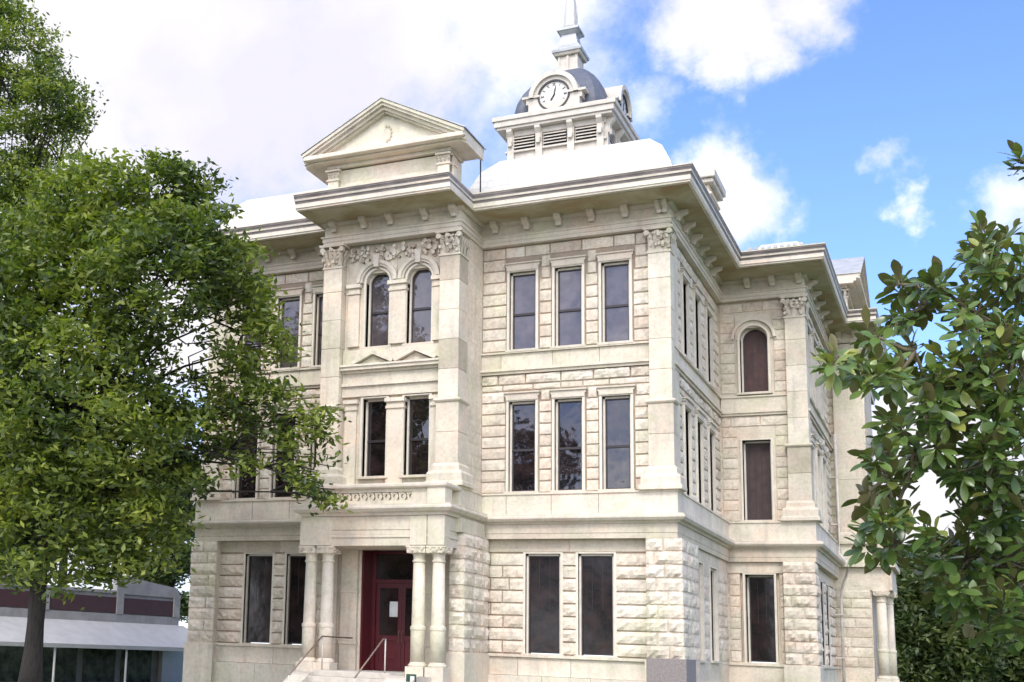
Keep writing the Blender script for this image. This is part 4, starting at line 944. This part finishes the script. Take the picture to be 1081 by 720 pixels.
# dark trees in the gap between
B = [blob(*b) for b in [(178, 545, 62, 28, 4), (165, 610, 62, 20, 3), (185, 500, 62, 26, 4), (190, 590, 62, 20, 3), (188, 640, 62, 14, 3), (150, 520, 62, 36, 4)]]
tb3 = aty(180, 700, 62)
tree('dark dense tree in the gap beside the left corner of the courthouse', [(tb3.x, 62, gheight(tb3.x, 62)), (tb3.x, 62, 3), (tb3.x-.3, 62, 6)], B, 26, .45, 'leafdark', 21, name='background_tree', trad=.3, thr=-.6, clump=1.1)
B = [blob(*b) for b in [(60, 500, 26, 80, 4), (10, 540, 26, 70, 4), (120, 540, 26, 50, 3)]]
tb4 = aty(60, 700, 26)
tree('dark tree behind the low shop building on the left', [(tb4.x, 26, gheight(tb4.x, 26)), (tb4.x, 26, 4), (tb4.x, 26, 8)], B, 40, .3, 'leafdark', 25, name='background_tree', trad=.4, thr=-.3, clump=.8)
# right-hand background trees
for i, (bl, tx, Y, lab) in enumerate([
    ([(985, 620, 44, 38, 3), (960, 655, 44, 34, 3), (1010, 660, 44, 42, 3), (950, 700, 44, 30, 3), (1000, 700, 44, 44, 3), (965, 612, 44, 18, 2)], 985, 44, 'dark round tree directly right of the side porch columns'),
    ([(1050, 640, 52, 40, 4), (1090, 600, 52, 44, 4), (1060, 690, 52, 50, 4), (1100, 680, 52, 50, 4)], 1075, 52, 'broad dark tree in the lower right corner behind the magnolia'),
    ([(955, 600, 70, 20, 3), (990, 592, 70, 22, 3), (1030, 600, 70, 24, 3)], 990, 70, 'faint far treetop behind the magnolia above the dark trees')]):
    B = [blob(*b) for b in bl]; tb = aty(tx, 705, Y)
    tree(lab, [(tb.x, Y, GZ), (tb.x, Y, 2), (tb.x, Y, 4)], B, 30, .42+.08*i, 'leafdark', 31+i, name='background_tree', trad=.35, thr=-.3, clump=1.0, group=None)
# trees across the street, seen only as reflections in the windows
for i, (x, y, h) in enumerate([(-20, -52, 18.5), (-28, -50, 18.5), (-12.5, -55, 15.2), (-38, -54, 19)]):
    rs = random.Random(50+i); B = [((x+rs.uniform(-3, 3), y+rs.uniform(-2, 2), h-2.5-k*1.6), (3.1, 2.6, 2.0)) for k in range(7)]
    tree(['reflected leafy street tree standing opposite the entrance', 'tallest street tree opposite the left wing', 'lowest street tree opposite the right wing', 'farthest street tree at the left across the road'][i], [(x, y, gheight(x, y)), (x, y, 3), (x, y, 7)], B, 8, .42, 'leafdark', 60+i, name='street_tree', trad=.3, clump=.9)

# ------------------------------------------------------------ magnolia (near, right)
MG = thing('magnolia_tree', 'magnolia with large glossy leaves reaching in from the right edge', 'tree')
class LB(MB): pass
lf = MB(); tw = MB(); rs = random.Random(5)
def mleaf(base, dirv, up, L, Wd, tone, fold=.18, curl=.2):
    d_ = dirv.normalized(); s_ = d_.cross(up)
    if s_.length < .05: s_ = d_.cross(Vector((1, 0, 0)))
    s_.normalize(); n_ = s_.cross(d_)
    prof = [(0, .04), (.12, .10), (.3, .34), (.5, .48), (.68, .50), (.84, .36), (.94, .16), (1, .0)]
    k = len(lf.v)
    for t, w_ in prof:
        c = base+d_*(t*L)-n_*(curl*L*t*t); 
        lf.v.append(tuple(c-s_*(w_*Wd)+n_*(fold*w_*Wd))); lf.v.append(tuple(c)); lf.v.append(tuple(c+s_*(w_*Wd)+n_*(fold*w_*Wd)))
    for i in range(len(prof)-1):
        a = k+3*i; lf.face([a, a+1, a+4, a+3], tone); lf.face([a+1, a+2, a+5, a+4], tone)
def rosette(c, axis, n=9, L=.17, tone=.5):
    axis = axis.normalized(); a = axis.orthogonal().normalized(); b = axis.cross(a)
    for i in range(n):
        an = i*2.4+rs.uniform(-.3, .3); el = R(rs.uniform(5, 70)) if i < n-2 else R(rs.uniform(60, 85))
        dv = (a*math.cos(an)+b*math.sin(an))*math.cos(el)+axis*math.sin(el)
        base = c-axis*(.12*(1-i/n))+dv*.015
        up = (axis*.8+Vector((0, 0, .9))+Vector((rs.uniform(-.4, .4), rs.uniform(-.4, .4), 0)))
        mleaf(base, dv+Vector((0, 0, rs.uniform(-.35, .1))), up, L*rs.uniform(.7, 1.15), L*rs.uniform(.36, .46), min(1, max(0, tone+rs.gauss(0, .22))), rs.uniform(.1, .4), rs.uniform(-.05, .35))
trunk_pt = at(1420, 700, 8.2); TX, TY = trunk_pt.x, trunk_pt.y
hub = [Vector((TX, TY, GZ)), Vector((TX, TY, .9)), Vector((TX-.05, TY+.05, 2.0)), Vector((TX-.05, TY, 3.2)), Vector((TX, TY, 4.8))]
tw.tube(hub, [.17, .14, .12, .10, .06], 12)
clusters = [  # px, py, depth, spread px, rosettes, tone
    (1045, 270, 6.8, 34, 9, .5), (1075, 300, 6.9, 30, 7, .5), (1030, 330, 6.6, 32, 8, .5), (1072, 360, 6.6, 34, 10, .55), (1020, 390, 6.5, 34, 10, .55), (985, 415, 6.5, 26, 7, .6), (1060, 420, 6.6, 36, 11, .5), (1005, 440, 6.6, 26, 7, .5),
    (1076, 168, 6.9, 8, 2, .3), (950, 300, 6.6, 9, 2, .45), (948, 335, 6.6, 14, 3, .45), (968, 300, 6.5, 12, 2, .35), (985, 295, 6.6, 12, 3, .35), (975, 322, 6.5, 10, 2, .5),
    (885, 376, 6.2, 13, 3, .75), (905, 385, 6.2, 14, 3, .7), (928, 392, 6.3, 16, 4, .55), (925, 355, 6.4, 14, 2, .4), (950, 395, 6.4, 18, 4, .55), (965, 370, 6.4, 12, 2, .5),
    (925, 470, 6.2, 13, 3, .45), (935, 500, 6.2, 12, 3, .6), (918, 520, 6.2, 12, 2, .45), (925, 550, 6.2, 17, 4, .5), (945, 540, 6.2, 12, 3, .5), (945, 575, 6.2, 10, 3, .5), (912, 570, 6.2, 8, 1, .5), (948, 450, 6.3, 16, 3, .4), (968, 470, 6.4, 15, 3, .4),
    (1050, 480, 6.6, 36, 11, .45), (1078, 520, 6.7, 30, 8, .45), (1045, 540, 6.7, 30, 8, .45), (990, 575, 6.5, 22, 5, .45), (1020, 590, 6.6, 28, 7, .45), (1060, 590, 6.7, 32, 9, .45), (1010, 625, 6.6, 26, 6, .45), (1050, 640, 6.7, 30, 7, .42), (1078, 660, 6.8, 16, 3, .4), (975, 600, 6.5, 12, 2, .4), (1010, 500, 6.6, 18, 4, .4),
    (1130, 300, 7, 50, 12, .5), (1140, 420, 7, 55, 14, .5), (1130, 560, 7, 50, 12, .5), (1150, 200, 7.2, 50, 10, .5)]
clusters += [(1200+62*(k % 7)+25*(k//7 % 2), 20+105*(k//7), 7.0+1.5*((k*5) % 7)/6, 60, 7, .5) for k in range(42)]
M['twig'] = mat('brown_green_twigs', simple((.11, .09, .05), .8, 0, 9, .3))
placed = []
for px, py, dp, sp, n, tn in sorted(clusters, key=lambda q: -q[0]):
    c = at(px, py, dp)
    if placed and px < 1125:
        s, rp = min(placed, key=lambda q: (q[0]-c).length+.25*abs(q[0].z-c.z)); mid = s.lerp(c, .5)+Vector((0, 0, -.05*(s-c).length)); r0, r1 = .013, .007
    else:
        s = Vector((TX, TY, min(4.4, max(1.6, c.z-.4)))); mid = s.lerp(c, .55)+Vector((0, 0, -.10)); r0, r1 = .035, .018
    tw.tube([s, s.lerp(mid, .55)+Vector((0, 0, -.01)), mid, c], [r0, r0*.9, (r0+r1)/2, r1], 7); placed.append((c, r1))
    for k in range(int(n*(2.5 if n > 5 else 1.8))):
        e = at(px+rs.gauss(0, sp*.5), py+rs.gauss(0, sp*.5), dp+rs.uniform(-.6, .8)*min(1, sp/20))
        ax = (e-mid.lerp(c, .5)).normalized()+Vector((rs.uniform(-.5, .5), rs.uniform(-.5, .5), rs.uniform(.0, .9)))
        tw.tube([c, c.lerp(e, .5)+Vector((0, 0, -.02)), e], [.006, .005, .004], 5)
        rosette(e, ax, rs.choice([8, 9, 10, 11]), rs.uniform(.09, .125), tn)
yl = at(955, 528, 6.1); mleaf(yl, Vector((.05, 0, -1)), Vector((0, -1, 0)), .17, .065, 1.0, .1, 0)
tw.build('trunk', 'twig', MG, smooth=True); lf.build('crown', 'magn', MG, smooth=True)

# ------------------------------------------------------------ shop building on the left
SH = thing('shop_building', 'low pale shop building with maroon panels and a white awning behind the tree', 'shop building')
a = at(-60, 690, 60); b = at(186, 690, 72); ux = Vector((b.x-a.x, b.y-a.y, 0)); Ls = ux.length; ux.normalize(); nx = Vector((ux.y, -ux.x, 0))
FS = Fr((a.x, a.y, 0), ux, nx); gz = -1.75
mb = MB(); mb.box(FS, 0, Ls, -8, -.02, gz, 3.55); mb.box(FS, -.1, Ls+.1, -8, .06, 3.55, 3.72); mb.box(FS, 0, Ls, -.05, .08, 1.95, 2.45)
zt = 4.0
for u in (0, Ls*.36, Ls*.69, Ls-.5): mb.box(FS, u, u+.5, -.05, .12, 2.45, 3.72)
mb.build('wall', 'shopwall', SH)
mb = MB(); mb.prism(FS, [(Ls*.0, 3.7), (Ls*.36+.2, 3.7), (Ls*.36+.2, 4.0), (Ls*.0, 4.7)], -.3, .05); mb.build('parapet', 'shopwall', SH); mb = MB(); mb.prism(FS, [(Ls*.69, 3.7), (Ls, 3.7), (Ls-.2, 4.1), (Ls*.69, 4.6)], -.3, .05); mb.build('parapet', 'shopwall', SH)
for u0, u1 in ((.5, Ls*.36), (Ls*.36+.5, Ls*.69), (Ls*.69+.5, Ls-.5)): mb = MB(); mb.box(FS, u0, u1, -.02, .05, 2.5, 3.35); mb.build('maroon_panel', 'maroon', SH)
mb = MB(); v = [FS.p(-.1, .08, 2.0), FS.p(Ls+.4, .08, 2.0), FS.p(Ls+.4, 2.6, .75), FS.p(-.1, 2.6, .75), FS.p(-.1, .08, 1.94), FS.p(Ls+.4, .08, 1.94), FS.p(Ls+.4, 2.6, .66), FS.p(-.1, 2.6, .66)]
mb.add(v, [(0, 1, 2, 3), (7, 6, 5, 4), (0, 4, 5, 1), (1, 5, 6, 2), (2, 6, 7, 3), (3, 7, 4, 0)]); mb.box(FS, -.1, Ls+.4, 2.6, 2.66, .58, .78)
mb.build('awning', 'awning', SH)
u = .6
while u < Ls-1.6: mb = MB(); mb.box(FS, u, u+2.3, -.01, .03, gz+.55, .95); mb.build('shop_window', 'shopglass', SH); u += 2.75
for u in (.3, Ls*.3, Ls*.605, Ls*.9):
    mb = MB(); mb.tube([FS.p(u, 2.5, gz), FS.p(u, 2.5, .7)], .06, 8); mb.build('awning_post', 'white', SH)
mb = MB(); mb.box(FS, Ls-1.4, Ls+.3, .02, .3, gz, 1.9); mb.build('end_pier', 'white', SH)
ROAD = MB(); ROAD.box(Fr((a.x, a.y, 0), ux, nx), -60, 60, 4.5, 13, gz-.3, gz+.16); struct(ROAD.build('road', 'asphalt'))
# red brick building across the street, mirrored in the windows
RB = thing('brick_building', 'red brick commercial block across the street, opposite the left wing', 'brick building')
mb = MB(); mb.box(WORLD, -50, -32, -78, -66, gheight(-40, -70), 17, .5); mb.build('wall', 'brick', RB)
mb = MB(); mb.box(WORLD, -50.3, -31.7, -78, -65.6, 17, 17.6); mb.build('cornice', 'trim', RB)
for i in range(5):
    for j in range(3):
        mb = MB(); mb.box(WORLD, -49+i*3.6, -47.4+i*3.6, -66.02, -65.95, 1.5+j*4.4, 4+j*4.4); mb.build('window', 'sash', RB)
